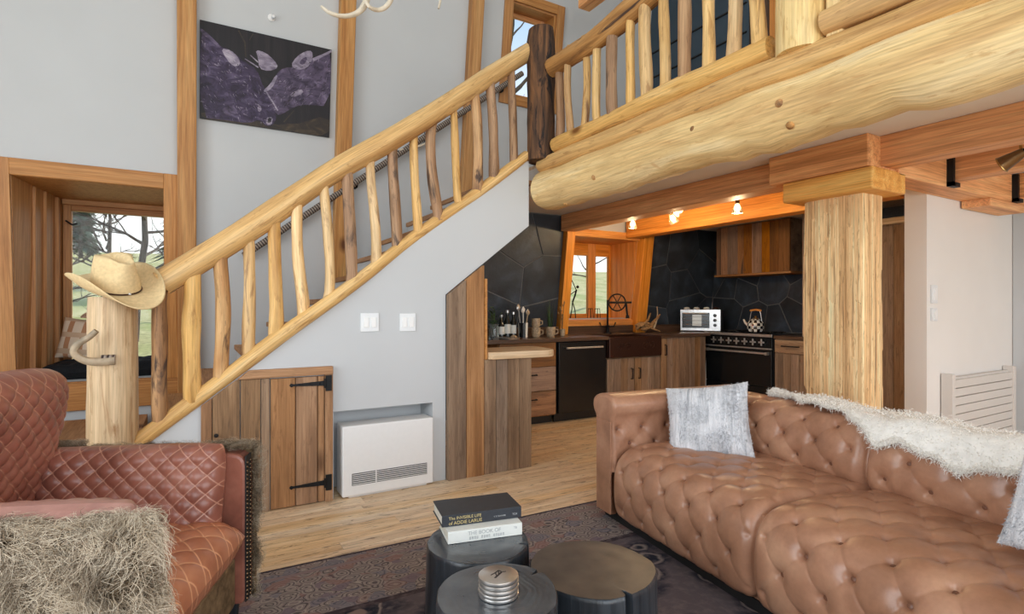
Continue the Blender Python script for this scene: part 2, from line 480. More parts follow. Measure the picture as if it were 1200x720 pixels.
# furs: colour follows the strand (attribute tc.z runs 0 root .. 1 tip, tc.x random)
def fur(name, root, mid, tip, dark=None):
    t = NT(name); a = t.node('ShaderNodeAttribute', attribute_name='tc'); sp = t.node('ShaderNodeSeparateXYZ'); t.link(a.outputs['Vector'], sp.inputs[0])
    c = t.ramp(sp.outputs[2], [(0.0, root), (0.5, mid), (1.0, tip)])
    if dark:
        f = t.ramp(sp.outputs[0], [(0.55, (0, 0, 0, 1)), (0.8, (1, 1, 1, 1))])
        c = t.mix(f, c, dark)
    t.color(c); t.set(0.75, 0, 0.2)
fur('fur_shaggy', lin(88, 72, 56), lin(162, 142, 116), lin(222, 207, 184), lin(118, 102, 84))
fur('fur_white', lin(226, 220, 210), lin(240, 237, 231), lin(246, 244, 240))
fur('fur_grey', lin(188, 188, 190), lin(218, 219, 222), lin(236, 237, 240), lin(176, 178, 184))
plain('hide', lin(120, 98, 72), 0.9, 0, 0.2, 30, 0.2)
plain('fleece', lin(238, 235, 229), 0.95, 0, 0.1, 30, 0.04)
t = NT('plush'); v = t.coord('tc', False)
n = t.noise(t.scaled(v, (48, 1, 4.5)), 1.0, 4, 1.0)
t.color(t.ramp(n, [(0.3, lin(160, 162, 168)), (0.46, lin(208, 209, 213)), (0.7, lin(232, 232, 235))])); t.set(0.95, 0, 0.1)
t.bump(n, 0.6, 0.012)
# stone
t = NT('slate'); v = t.coord('tc')
n = t.noise(v, 3.0, 6, 0.5)
c = t.ramp(n, [(0.3, lin(32, 37, 44)), (0.55, lin(48, 56, 66)), (0.75, lin(70, 83, 98))])
c = t.vary(c, 0.18); t.color(c); t.set(0.42, 0, 0.45); t.bump(t.noise(v, 14, 6), 0.35, 0.012)
plain('grout', lin(104, 106, 108), 0.9, 0, 0.2)
# rug: bordered, floral, worn
t = NT('rug'); v = t.coord('tc', False)
sp = t.node('ShaderNodeSeparateXYZ'); t.link(v, sp.inputs[0])
warp = t.noise(v, 7, 4)
wv = t.node('ShaderNodeVectorMath', operation='SCALE'); wc = t.node('ShaderNodeTexNoise'); wc.inputs['Scale'].default_value = 9; t.link(v, wc.inputs['Vector'])
t.link(wc.outputs['Color'], wv.inputs[0]); wv.inputs['Scale'].default_value = 0.06
va = t.node('ShaderNodeVectorMath', operation='ADD'); t.link(v, va.inputs[0]); t.link(wv.outputs[0], va.inputs[1])
vd = t.voro(va.outputs[0], 13.0)
rings = t.node('ShaderNodeMath', operation='PINGPONG'); rings.inputs[1].default_value = 0.11; t.link(vd, rings.inputs[0])
fl = t.ramp(rings.outputs[0], [(0.02, lin(83, 75, 76)), (0.045, lin(150, 139, 132)), (0.075, lin(122, 108, 107)), (0.1, lin(159, 148, 139))])
cellc = t.voro(va.outputs[0], 13.0, 'F1', 'Color'); ssp = t.node('ShaderNodeSeparateXYZ'); t.link(cellc, ssp.inputs[0])
fl = t.mix(t.ramp(ssp.outputs[0], [(0.72, (0, 0, 0, 1)), (0.78, (.6, .6, .6, 1))]), fl, lin(137, 99, 94))
fl = t.mix(t.ramp(ssp.outputs[1], [(0.74, (0, 0, 0, 1)), (0.8, (.5, .5, .5, 1))]), fl, lin(100, 101, 118))
# distance from the rug's edge comes in tc.z
def band(a0, a1):
    g = t.node('ShaderNodeMath', operation='GREATER_THAN'); g.inputs[1].default_value = a0; t.link(sp.outputs[2], g.inputs[0])
    l_ = t.node('ShaderNodeMath', operation='LESS_THAN'); l_.inputs[1].default_value = a1; t.link(sp.outputs[2], l_.inputs[0])
    m_ = t.node('ShaderNodeMath', operation='MULTIPLY'); t.link(g.outputs[0], m_.inputs[0]); t.link(l_.outputs[0], m_.inputs[1]); return m_.outputs[0]
big = t.voro(va.outputs[0], 3.6)
field = t.ramp(big, [(0.12, lin(131, 112, 105)), (0.16, lin(38, 39, 49)), (0.34, lin(44, 46, 56)), (0.37, lin(144, 130, 123)), (0.41, lin(51, 50, 60)), (0.55, lin(96, 86, 89))])
col = t.mix(band(0.52, 9), fl, field)
col = t.mix(band(0.50, 0.535), col, lin(64, 55, 60))
col = t.mix(band(0.09, 0.115), col, lin(131, 112, 112))
col = t.mix(band(-1, 0.018), col, lin(59, 53, 60))
worn = t.noise(v, 26, 5)
col = t.mix(t.ramp(worn, [(0.45, (0, 0, 0, 1)), (0.75, (0.45, 0.45, 0.45, 1))]), col, lin(133, 117, 116))
t.color(col); t.set(0.95, 0, 0.1); t.bump(t.noise(v, 240, 2), 0.3, 0.004)
# outside
t = NT('grass'); v = t.coord('obj', False)
n = t.noise(v, 0.35, 6); n2 = t.noise(v, 9, 5)
c = t.ramp(n, [(0.35, lin(170, 168, 112)), (0.55, lin(204, 194, 148)), (0.7, lin(156, 166, 104))])
c = t.mix(0.7, c, t.ramp(n2, [(0.3, (0.6, 0.6, 0.55, 1)), (0.7, (1.15, 1.15, 1.1, 1))]), 'MULTIPLY')
t.color(c); t.set(1.0, 0, 0.1)
plain('conifer', lin(112, 122, 104), 0.9, 0, 0.2, 6, 0.2)
# the deer print
def furprint(name, d, m_, l_):
    t = NT(name); v = t.coord('tc', False)
    n = t.noise(t.scaled(v, (10, 1, 16)), 1.0, 6, 1.2)
    t.color(t.ramp(n, [(0.32, d), (0.54, m_), (0.76, l_)])); t.set(0.5, 0, 0.3)
furprint('print_dark', lin(26, 23, 27), lin(34, 30, 34), lin(46, 42, 44))
furprint('print_fur', lin(34, 26, 44), lin(62, 50, 76), lin(104, 92, 120))
furprint('print_fur2', lin(46, 38, 56), lin(82, 70, 94), lin(122, 110, 136))
furprint('print_light', lin(92, 82, 102), lin(140, 130, 148), lin(190, 182, 194))
furprint('print_grass', lin(44, 38, 36), lin(58, 48, 40), lin(84, 70, 54))
# check pattern of the kettle
t = NT('checks'); v = t.coord('tc', False)
ck = t.node('ShaderNodeTexChecker'); ck.inputs['Scale'].default_value = 1.0; ck.inputs['Color1'].default_value = lin(232, 230, 224); ck.inputs['Color2'].default_value = lin(26, 26, 28)
t.link(v, ck.inputs['Vector']); t.color(ck.outputs[0]); t.set(0.2)
t = NT('plaid'); v = t.coord('tc', False)
sp = t.node('ShaderNodeSeparateXYZ'); t.link(v, sp.inputs[0])
def stripes(o, f, a):
    m1 = t.node('ShaderNodeMath', operation='MULTIPLY'); m1.inputs[1].default_value = f; t.link(o, m1.inputs[0])
    m2 = t.node('ShaderNodeMath', operation='FRACT'); t.link(m1.outputs[0], m2.inputs[0])
    m3 = t.node('ShaderNodeMath', operation='LESS_THAN'); m3.inputs[1].default_value = a; t.link(m2.outputs[0], m3.inputs[0]); return m3.outputs[0]
c = t.mix(stripes(sp.outputs[0], 9, 0.35), lin(226, 208, 186), lin(188, 140, 106))
c = t.mix(stripes(sp.outputs[2], 7, 0.3), c, lin(206, 178, 150)); t.color(c); t.set(0.95, 0, 0.1)
# ================================================================== the setting
ZC = 2.33                                      # ceiling under the loft
U_ = Vector((0, -LEAN, 1)).normalized()
N_ = Vector((0, -1, -LEAN)).normalized()       # into the room
XA = Vector((1, 0, 0))
KL = math.sqrt(1 + LEAN * LEAN)
def lean_pt(X, z, off=0.0):
    return Vector((X, wall_y(z), z)) + N_ * off
def lean_box(mb, x0, x1, z0, z1, o0, o1, grain=None):
    c = lean_pt((x0 + x1) / 2, (z0 + z1) / 2, (o0 + o1) / 2)
    return mb.obox(c, ((x1 - x0) / 2, abs(o1 - o0) / 2, (z1 - z0) / 2 * KL), (XA, N_, U_), grain)
# ---- floor: a subfloor and the single boards that show
floor = shell('floor')
MB().bx(-3.5, 7.3, -3.6, 5.7, -0.08, -0.012, 0).build('subfloor', 'floor_wood', floor)
y = 2.55; k = 0
while y < 5.5:
    w = rnd.choice((0.095, 0.12, 0.14, 0.12))
    x = -0.3 - rnd.random() * 1.0
    xe = 6.6
    while x < xe:
        L = rnd.uniform(1.1, 2.3)
        if not (y > 3.9 and x + L < 1.5):
            MB().bx(x, min(x + L, xe) - 0.002, y, y + w - 0.0025, -0.012, rnd.uniform(-0.0008, 0.0006), 0).build('board', 'floor_wood', floor)
        x += L
    y += w
# ---- leaning outer wall with its three openings
def leaning_wall(xs, zs, holes, thick=0.14):
    mb = MB()
    for i in range(len(xs) - 1):
        for j in range(len(zs) - 1):
            xm, zm = (xs[i] + xs[i + 1]) / 2, (zs[j] + zs[j + 1]) / 2
            if any(a < xm < b and c < zm < d for a, b, c, d in holes): continue
            q = []
            for oo in (0, -thick):
                for (X, z) in ((xs[i], zs[j]), (xs[i + 1], zs[j]), (xs[i + 1], zs[j + 1]), (xs[i], zs[j + 1])):
                    q.append(lean_pt(X, z, oo))
            mb.add(q, [(0, 1, 2, 3), (7, 6, 5, 4), (0, 4, 5, 1), (1, 5, 6, 2), (2, 6, 7, 3), (3, 7, 4, 0)])
    return mb
BAY = (-1.13, -0.18, 0.65, 2.22)
KIT = (3.95, 5.02, 1.09, 2.11)
UPW = (2.96, 3.52, 3.55, 4.50)
leaning_wall([-3.6, -1.13, -0.18, 2.96, 3.52, 3.95, 5.02, 7.3], [0, 0.65, 1.09, 2.11, 2.22, 3.55, 4.50, 6.2], [BAY, KIT, UPW]).build('wall_back', 'plaster')
struct(bpy.data.objects['wall_back'])
# ---- the other walls of the living room (outside the picture, for the light)
wl_ = MB()
wl_.bx(-3.72, -3.6, -3.6, -1.5, 0, 6.2); wl_.bx(-3.72, -3.6, 2.9, 5.7, 0, 6.2); wl_.bx(-3.72, -3.6, -1.5, 2.9, 0, 0.6); wl_.bx(-3.72, -3.6, -1.5, 2.9, 3.4, 6.2)  # opening invented to let the added side fill in
struct(wl_.build('wall_left', 'plaster'))
struct(MB().bx(6.40, 6.52, -3.6, 1.995, 0, ZC).bx(7.2, 7.3, -3.6, 5.7, ZC + .12, 6.2).build('wall_right', 'plaster'))
rf = MB()
rf.prism([(-3.72, 5.1, 6.1), (-3.72, 0.8, 7.4), (-3.72, 0.8, 7.5), (-3.72, 5.1, 6.2)], (11.0, 0, 0))
rf.prism([(-3.72, -3.7, 6.1), (-3.72, 0.8, 7.4), (-3.72, 0.8, 7.5), (-3.72, -3.7, 6.2)], (11.0, 0, 0))
struct(rf.build('ceiling_vault', 'ceiling_white'))
gw = shell('window_4')
for xx in (-3.55, -1.2, 1.3, 3.8, 6.3): MB().bx(xx - .07, xx + .07, -3.72, -3.58, 0, 6.2).build('mullion', 'fir', gw)
MB().bx(-3.6, 7.2, -3.72, -3.58, 0, 0.35).build('sill', 'fir', gw)
MB().bx(-3.6, 7.2, -3.72, -3.58, 5.6, 6.3).build('header', 'fir', gw)
lwn = shell('added_window')  # frame of the invented opening for the side fill
for (a, b, c, d) in ((-1.5, -1.4, .6, 3.4), (2.8, 2.9, .6, 3.4), (.65, .75, .6, 3.4), (-1.4, 2.8, .6, .7), (-1.4, 2.8, 3.3, 3.4)):
    MB().bx(-3.70, -3.58, a, b, c, d).build('frame', 'fir', lwn)
# ---- loft floor slab = ceiling of the kitchen
struct(MB().bx(2.52, 7.25, -3.6, 5.30, ZC, ZC + 0.09).build('ceiling', 'ceiling_white'))
struct(MB().bx(2.52, 7.25, -3.6, 5.26, ZC + 0.09, ZC + 0.12, 0).build('floor_loft', 'floor_wood'))
# ---- kitchen end wall and the white wall with the radiator
struct(MB().bx(6.56, 6.70, 2.16, 5.5, 0, ZC).build('wall_kitchen', 'plaster'))
struct(MB().bx(4.80, 7.2, 2.0, 2.15, 0, ZC).build('wall_hall', 'plaster_hall'))
# ---- loft partition
lw_ = shell('wall_loft')
MB().bx(4.92, 5.02, 3.62, 5.15, 2.45, 5.9).build('slate_panel', 'slate_paint', lw_)
MB().bx(4.92, 5.02, -3.5, 3.18, 2.45, 5.9).build('plaster_panel', 'plaster', lw_)
MB().bx(4.93, 5.01, 3.36, 3.62, 2.45, 5.9).build('door_leaf', 'counter', lw_)
MB().bx(4.88, 5.04, 3.18, 3.36, 2.45, 5.9).build('timber_stud', 'fir_lamplit', lw_)
for k_ in range(6): MB().bx(4.90, 4.925, 3.64, 5.1, 2.86 + .3 * k_, 2.872 + .3 * k_).build('batten', 'rubber', lw_)
# ================================================================== stairs
YS = 3.68
def rake(X): return 0.685 + 0.763 * X          # the line of the sloping log
ws = MB()
def strip(x0, x1, zb0, zb1, y0=YS, y1=YS + 0.12):
    ws.prism([(x0, y0, zb0), (x1, y0, zb1), (x1, y0, rake(x1) - .02), (x0, y0, rake(x0) - .02)], (0, y1 - y0, 0))
strip(-0.36, 0.81, 0, 0)
strip(0.81, 1.50, 0.567, 0.567)
strip(1.50, 1.60, 0, 0)
strip(1.60, 2.31, 1.34, 1.89)
ws.bx(0.77, 1.54, YS + 0.24, YS + 0.28, 0, 0.6)      # back of the heater recess
ws.bx(0.77, 0.81, YS + 0.12, YS + 0.24, 0, 0.6); ws.bx(1.50, 1.54, YS + 0.12, YS + 0.24, 0, 0.6); ws.bx(0.81, 1.50, YS + 0.12, YS + 0.24, 0.567, 0.6)
struct(ws.build('wall_stair', 'plaster'))
sc_ = thing('staircase', 'wooden staircase with brown treads rising along the tall white wall', 'staircase', (0.9, 4.5, 0))
land = MB().bx(-1.5, -0.30, 3.80, 5.48, 0.0, 0.36).build('landing', 'barn_warm', sc_, world=True)
for k in range(1, 11):
    z = 0.36 + 0.19 * k
    X0 = (z - 0.665) / 0.763
    MB().bx(X0 - 0.02, X0 + 0.27, YS - 0.005 + .03, 5.25 - 0.02 * k / 2, z - 0.04, z, 1).build('tread', 'barn_warm', sc_, world=True, bevel=0.005)
    MB().bx(X0 + 0.0, X0 + 0.02, YS + 0.13, 5.24 - 0.02 * k / 2, z - 0.19, z - 0.04, 1).build('riser', 'plaster', sc_, world=True)
MB().prism([(1.25, 3.8, 1.07), (2.31, 3.8, 1.89), (2.31, 3.8, 2.22), (1.25, 3.8, 1.42)], (0, 1.48, 0)).build('soffit', 'plaster', sc_, world=True)
# ================================================================== logs
def log_path(a, b, n, amp, seed):
    a, b = Vector(a), Vector(b); d = (b - a)
    ref = Vector((0, 0, 1)) if abs(d.normalized().z) < .9 else Vector((0, 1, 0))
    s1 = d.cross(ref).normalized(); s2 = d.cross(s1).normalized()
    out = []
    for i in range(n):
        t_ = i / (n - 1)
        e = math.sin(PI * min(1, max(0, t_))) ** .5
        w1 = noise.noise(Vector((seed * 3.1, t_ * d.length * 1.1, 0.3))) * amp * e
        w2 = noise.noise(Vector((seed * 5.7, t_ * d.length * 1.1, 4.3))) * amp * e
        out.append(a + d * t_ + s1 * w1 + s2 * w2)
    return out
def log(name, a, b, r0, r1, mat, parent, amp=0.03, wob=0.12, seg=14, n=14, seed=None, taper=True, round_end=0.0):
    seed = seed if seed is not None else rnd.random() * 40
    p = log_path(a, b, n, amp, seed)
    rr = []
    for i in range(n):
        t_ = i / (n - 1)
        r = r0 + (r1 - r0) * t_
        if round_end and i in (0, n - 1): r *= round_end
        rr.append(r * (1 + 0.10 * noise.noise(Vector((seed, t_ * 4, 9)))))
    return MB().tube(p, rr, seg, True, wob, None, seed).build(name, mat, parent, world=True, smooth=True, sharp=60)
RY = 3.70
sr = thing('stair_railing', 'peeled log stair railing with knobbly balusters and a thick sloping handrail', 'railing', (-0.36, RY, 0.0))
nw = MB().tube([(-0.36, RY, 0.30 + i * .1003) for i in range(11)], [0.121, .12, .118, .117, .117, .116, .116, .115, .115, .115, .112], 28, True, 0.04, None, 3.0).build('newel_post', 'newel', sr, world=True, smooth=True)
hr_a = at_y(189, 332, RY); hr_b = at_y(626, 57, RY)
log('handrail', hr_a, hr_b, 0.080, 0.068, 'log', sr, 0.045, 0.10, 18, 26, 2.3)
log('bottom_rail', (-0.33, RY - .01, rake(-0.33)), (2.30, RY - .01, rake(2.30) + .01), 0.047, 0.038, 'log', sr, 0.03, 0.14, 14, 24, 5.1)
bal = [(188, 188, 1.1, 'log_bark'), (225, 227, 1.35, 'log'), (258, 259, 1.15, 'log_bark'), (291, 292, 1.0, 'log'), (321, 323, 1.1, 'log'),
       (348, 355, 1.0, 'log'), (379, 384, .9, 'log'), (407, 412, 1.1, 'log_grey'), (434, 440, .9, 'log'), (460, 466, 1.05, 'log_grey'),
       (485, 490, .9, 'log'), (508, 514, 1.1, 'log_grey'), (531, 538, .85, 'log'), (556, 559, 1.05, 'log_bark'), (574, 579, 1.05, 'log_grey'), (599, 602, .9, 'log_grey')]
def on_plane_x(px): r = ray(px, 360); return RY * r.x / r.y
for xt, xb, rs, mt in bal:
    a_, b_x = on_plane_x(xt), on_plane_x(xb)
    ztop = hr_a.z + (hr_b.z - hr_a.z) * (a_ - hr_a.x) / (hr_b.x - hr_a.x) - 0.035
    log('baluster', (b_x, RY, rake(b_x) + .0), (a_, RY, ztop), 0.037 * rs, 0.034 * rs, mt, sr, 0.045, 0.22, 10, 12)
# second handrail: rope-wound pole along the tall wall
p0 = at_wall(285, 300, 0.09); p1 = at_wall(612, 86, 0.09)
h2 = thing('rope_handrail', 'dark rope-wound handrail pole fixed along the tall white wall above the stairs', 'handrail', (p0.x, p0.y, p0.z))
MB().tube([p0.lerp(p1, i / 20) for i in range(21)], 0.028, 12).build('pole', 'rope', h2, world=True, smooth=True)
for t_ in (0.08, 0.36, 0.64, 0.92):
    q = p0.lerp(p1, t_)
    MB().tube([q, q + Vector((0, 0.03, -.05)), q + Vector((0, 0.10, -.05))], 0.010, 8).build('bracket', 'black_iron', h2, world=True, smooth=True)
# ---- loft edge: great log, laid logs, railing
lb = thing('log_beam', 'huge peeled yellow log beam carrying the edge of the loft', 'beam', (2.46, 3.62, 2.0))
path, rad = [], []
nB = 60
for i in range(nB):
    t_ = i / (nB - 1)
    yy = 3.66 - t_ * 5.6
    path.append((2.47 + 0.012 * noise.noise(Vector((t_ * 9, 1, 1))), yy, 2.178 + 0.012 * noise.noise(Vector((t_ * 7, 5, 1)))))
    rad.append(0.157 + 0.010 * noise.noise(Vector((t_ * 16, 2, 7))))
mb = MB().tube(path, rad, 40, True, 0.05, None, 1.7)
# hewn lower edge: chips and lips along the underside
vs = []
for (x, y, z) in mb.v:
    k1 = max(0.0, (2.12 - z) / 0.12)
    d = 0.022 * k1 * noise.noise(Vector((y * 5.0, z * 3, 0.2))) + 0.022 * k1 * noise.noise(Vector((y * 17.0, z * 12, 3.2)))
    vs.append((x - d * .4, y, z + d))
mb.v = vs
mb.build('log', 'log_pale', lb, world=True, smooth=True)
for i, (yy, zz) in enumerate([(3.35, 2.03), (2.05, 2.2), (1.55, 2.18), (1.52, 2.08), (2.9, 2.12), (0.95, 2.16)]):
    c = Vector((2.47 - math.sqrt(max(.001, .157 ** 2 - (zz - 2.178) ** 2)) + .004, yy, zz))
    MB().lathe([(0.0, 0.005), (0.010, 0.006), (0.018, 0.001), (0.022, -0.01)], c, 10, (Vector((0, 1, 0)), Vector((0, 0, 1)), Vector((-1, 0, 0)))).build('knot', 'log_bark', lb, world=True, smooth=True)
br = thing('loft_railing', 'peeled log railing with pale balusters along the loft edge', 'railing', (2.45, 3.6, 2.33))
log('base_log', (2.43, 3.66, 2.375), (2.43, -1.9, 2.385), 0.066, 0.07, 'log', br, 0.02, 0.1, 16, 40, 8.2)
log('lower_rail', (2.43, 3.48, 2.495), (2.43, 1.66, 2.505), 0.06, 0.062, 'log', br, 0.015, 0.1, 16, 20, 9.2, True, 0.9)
log('lower_rail', (2.43, 1.40, 2.505), (2.43, -1.9, 2.51), 0.062, 0.065, 'log', br, 0.02, 0.1, 16, 20, 10.2, True, 0.9)
log('top_rail', (2.43, 3.52, 3.11), (2.43, 1.62, 3.22), 0.078, 0.075, 'log_bark', br, 0.06, 0.16, 16, 24, 4.4)
log('top_rail', (2.43, 1.44, 3.22), (2.43, -1.9, 3.24), 0.072, 0.075, 'log_bark', br, 0.05, 0.16, 16, 24, 4.9)
MB().tube([(2.40, 3.64, 2.40 + .104 * i) for i in range(11)], [.115, .112, .11, .112, .106, .104, .11, .108, .112, .112, .10], 26, True, 0.12, None, 8.0).build('corner_post', 'log_dark', br, world=True, smooth=True)
yp = 2.45 * ray(940, 0).y / ray(940, 0).x
MB().tube([(2.45, yp, 2.42 + .2 * i) for i in range(7)], 0.112, 24, True, 0.03, None, 2.0).build('rail_post', 'log_pale', br, world=True, smooth=True)
MB().bx(2.42, 2.48, yp - .20, yp - .125, 2.42, 3.6).build('post_board', 'log_pale', br, world=True, bevel=.01)
for i, (pxb, rs) in enumerate([(656, .9), (669, .75), (684, .75), (700, .85), (718, 1.05), (739, .8), (757.5, 1.1), (779, .9), (802, 1.05), (830, .95), (859, 1.0), (891, 1.05)]):
    r = ray(pxb, 360); yy = 2.43 * r.y / r.x
    log('baluster', (2.43, yy, 2.52), (2.43, yy + rnd.uniform(-.01, .01), 3.18), 0.036 * rs, 0.034 * rs, 'log' if i % 4 else 'log_grey', br, 0.03, 0.16, 10, 12)
for i in range(16):
    yy = 1.3 - i * 0.19
    log('baluster', (2.43, yy, 2.52), (2.43, yy, 3.2), 0.036, 0.034, 'log', br, 0.03, 0.16, 10, 8)
# ================================================================== timber posts against the tall wall
for px_, py_, z0, lab in ((219, 120, 0.36, 'square timber post between the window seat and the deer picture'), (403, 100, 0.4, 'square timber post to the right of the deer picture, behind the stairs'),
                      (553, 60, 1.6, 'square timber post near the small upper window, behind the stair rail')):
    X = at_wall(px_, py_).x
    o = lean_box(MB(), X - .068, X + .068, z0, 6.1, 0.0, 0.10).build('timber_post', 'fir_knotty', bevel=0.008)
    tag(o, lab, 'post')
tb0 = at_y(684, 2, 4.3)
o = MB().beam(tb0, (tb0.x, tb0.y - 2.2, tb0.z), 0.14, 0.17).build('tie_beam', 'fir_dark', bevel=.008); tag(o, 'dark timber tie beam above the loft beside the upper window', 'beam')
# ================================================================== beams under the loft
def beam(name, lab, a, b, w, h, mat, cat='beam'):
    o = MB().beam(a, b, w, h).build(name, mat, bevel=0.008); return tag(o, lab, cat)
beam('ceiling_beam', 'long brown ceiling beam passing over the carved column', (3.85, 5.28, 2.235), (3.85, -3.4, 2.235), 0.18, 0.19, 'fir_dark')
beam('ceiling_beam', 'orange ceiling beam above the kitchen sink, lit by the warm bulbs', (4.86, 5.28, 2.225), (4.86, 2.2, 2.225), 0.18, 0.21, 'fir_lamplit')
beam('ceiling_beam', 'brown cross beam running from the column to the white hall wall', (3.95, 1.90, 2.215), (6.05, 1.90, 2.215), 0.20, 0.23, 'fir_dark')
beam('ceiling_beam', 'short brown ceiling beam with a black iron strap, behind the spot lamp', (4.72, 1.79, 2.24), (4.72, -3.4, 2.24), 0.16, 0.18, 'fir_dark')
beam('ceiling_beam', 'farthest brown ceiling beam meeting the end of the cross beam', (5.86, 1.79, 2.24), (5.86, -3.4, 2.24), 0.16, 0.18, 'fir_dark')
for X, lab in ((4.72, 'black iron strap between the cross beam and the short beam'), (5.86, 'black iron strap at the end of the cross beam')):
    o = MB().bx(X - .11, X - .08, 1.76, 1.80, 2.10, 2.32).bx(X - .11, X + .0, 1.76, 1.80, 2.10, 2.13).build('beam_strap', 'black_iron'); tag(o, lab, 'bracket')
o = MB().bx(5.35, 6.05, 1.80, 1.99, 2.04, 2.10).build('corbel', 'fir_dark', bevel=.006); tag(o, 'small brown wooden block under the far end of the cross beam', 'corbel')
# ---- column
cl_ = thing('carved_column', 'thick weathered timber column with a two-step capital beside the sofa', 'column', (3.9, 2.1, 0))
mb = MB()
nz = 60
for i, (x0, x1, y0, y1) in enumerate([(3.73, 3.99, 1.905, 2.315)]):
    P = []
    for j in range(nz + 1):
        z = 2.0 * j / nz
        ring = []
        pts = []
        m = 14
        for k in range(m): pts.append((x0, y1 - (y1 - y0) * k / m))
        for k in range(m): pts.append((x0 + (x1 - x0) * k / m, y0))
        for k in range(m): pts.append((x1, y0 + (y1 - y0) * k / m))
        for k in range(m): pts.append((x1 - (x1 - x0) * k / m, y1))
        for (a, b) in pts:
            cx, cy = (x0 + x1) / 2, (y0 + y1) / 2
            nx, ny = (a - cx) / .13, (b - cy) / .205
            # rounded wane edges, dried cracks
            rr = 1 - 0.055 * (abs(nx) * abs(ny)) ** 6
            d = 0.006 * noise.noise(Vector((a * 14, b * 14, z * .9))) + 0.004 * noise.noise(Vector((a * 40, b * 40, z * 1.5)))
            ck = noise.noise(Vector((a * 9 + 3, b * 26, z * .7)))
            if abs(ck) < .05: d -= 0.009
            ring.append((cx + (a - cx) * rr + nx * d, cy + (b - cy) * rr + ny * d, z))
        P.append(ring)
    P = np.array(P)                               # nz+1, m4, 3
    P2 = np.concatenate([P, P[:, :1]], axis=1)
    mb.grid(P2, False, True)
mb.build('shaft', 'column', cl_, world=True, smooth=True, sharp=50)
MB().bx(3.63, 4.04, 1.80, 2.40, 1.985, 2.125, 1).build('lower_capital', 'capital_wood', cl_, world=True, bevel=0.012)
MB().bx(3.62, 3.96, 1.82, 2.50, 2.127, 2.33, 1).build('upper_capital', 'fir_dark', cl_, world=True, bevel=0.010)
# ================================================================== windows
def pane(mbp, name, parent): return mbp.build(name, 'glass', parent, world=True)
w1 = shell('window_1', (-0.65, 5.6, 0.65))
def part(mb, name, mat, parent, bevel=0.004): return mb.build(name, mat, parent, world=True, bevel=bevel)
bx0, bx1, bz0, bz1 = BAY
part(lean_box(MB(), bx0 - .15, bx0, bz0 - .0, bz1 + .12, 0, 0.035), 'casing', 'fir', w1)
part(lean_box(MB(), bx1, bx1 + .105, bz0 - .0, bz1 + .12, 0, 0.035), 'casing', 'fir', w1)
part(lean_box(MB(), bx0, bx1, bz1, bz1 + .12, 0, 0.035), 'casing', 'fir', w1)
part(lean_box(MB(), bx0 - .15, bx1 + .105, bz0 - .22, bz0, 0, 0.045), 'apron', 'fir', w1)
YW = 6.35; fx0, fx1 = -0.98, -0.06
yl = wall_y(bz0); yh = wall_y(bz1)
part(MB().prism([(bx0, yl, bz0), (bx1, yl, bz0), (fx1 + .05, YW, bz0), (fx0 - .05, YW, bz0)], (0, 0, -.06)) if False else MB().prism([(bx0, yl - .02, bz0 + .004), (bx1, yl - .02, bz0 + .004), (fx1 + .05, YW, bz0 + .004), (fx0 - .05, YW, bz0 + .004)], (0, 0, -.06)), 'seat_board', 'fir', w1)
part(MB().prism([(bx0, yh, bz1 - .004), (bx1, yh, bz1 - .004), (fx1 + .05, YW, bz1 - .004), (fx0 - .05, YW, bz1 - .004)], (0, 0, .06)), 'head_board', 'fir', w1)
part(MB().prism([(bx0 + .004, yl, bz0), (bx0 + .004, yh, bz1), (fx0, YW, bz1), (fx0, YW, bz0)], (-.05, 0, 0)), 'side_board', 'fir', w1)
part(MB().prism([(bx1 - .004, yl, bz0), (bx1 - .004, yh, bz1), (fx1, YW, bz1), (fx1, YW, bz0)], (.05, 0, 0)), 'side_board', 'fir', w1)
for t_, wd in ((0.30, 0.05), (0.52, 0.04), (0.80, 0.05)):       # upright trims of the side reveal
    xx = bx0 + (fx0 - bx0) * t_; ym = 5.45 + (YW - 5.45) * t_
    part(MB().bx(xx - .01, xx + .03, ym - wd / 2, ym + wd / 2, bz0, bz1 - .01), 'reveal_trim', 'fir', w1)
part(MB().bx(fx0, fx1, YW - .09, YW - .05, bz1 - .05, bz1), 'stop', 'fir', w1)
for (a, b, c, d) in ((fx0, fx0 + .06, bz0, bz1), (fx1 - .06, fx1, bz0, bz1), (fx0 + .06, fx1 - .06, bz1 - .10, bz1), (fx0 + .06, fx1 - .06, bz0, bz0 + .10)):
    part(MB().bx(a, b, YW - .05, YW + .02, c, d), 'sash', 'fir', w1)
pane(MB().bx(fx0 + .06, fx1 - .06, YW - .02, YW - .014, bz0 + .1, bz1 - .1), 'pane', w1)
part(MB().tube([(fx0 + .03, YW - .12, 2.02), (fx0 + .07, YW - .09, 1.99), (fx0 + .11, YW - .09, 2.0)], .008, 8), 'latch', 'black_iron', w1, 0)
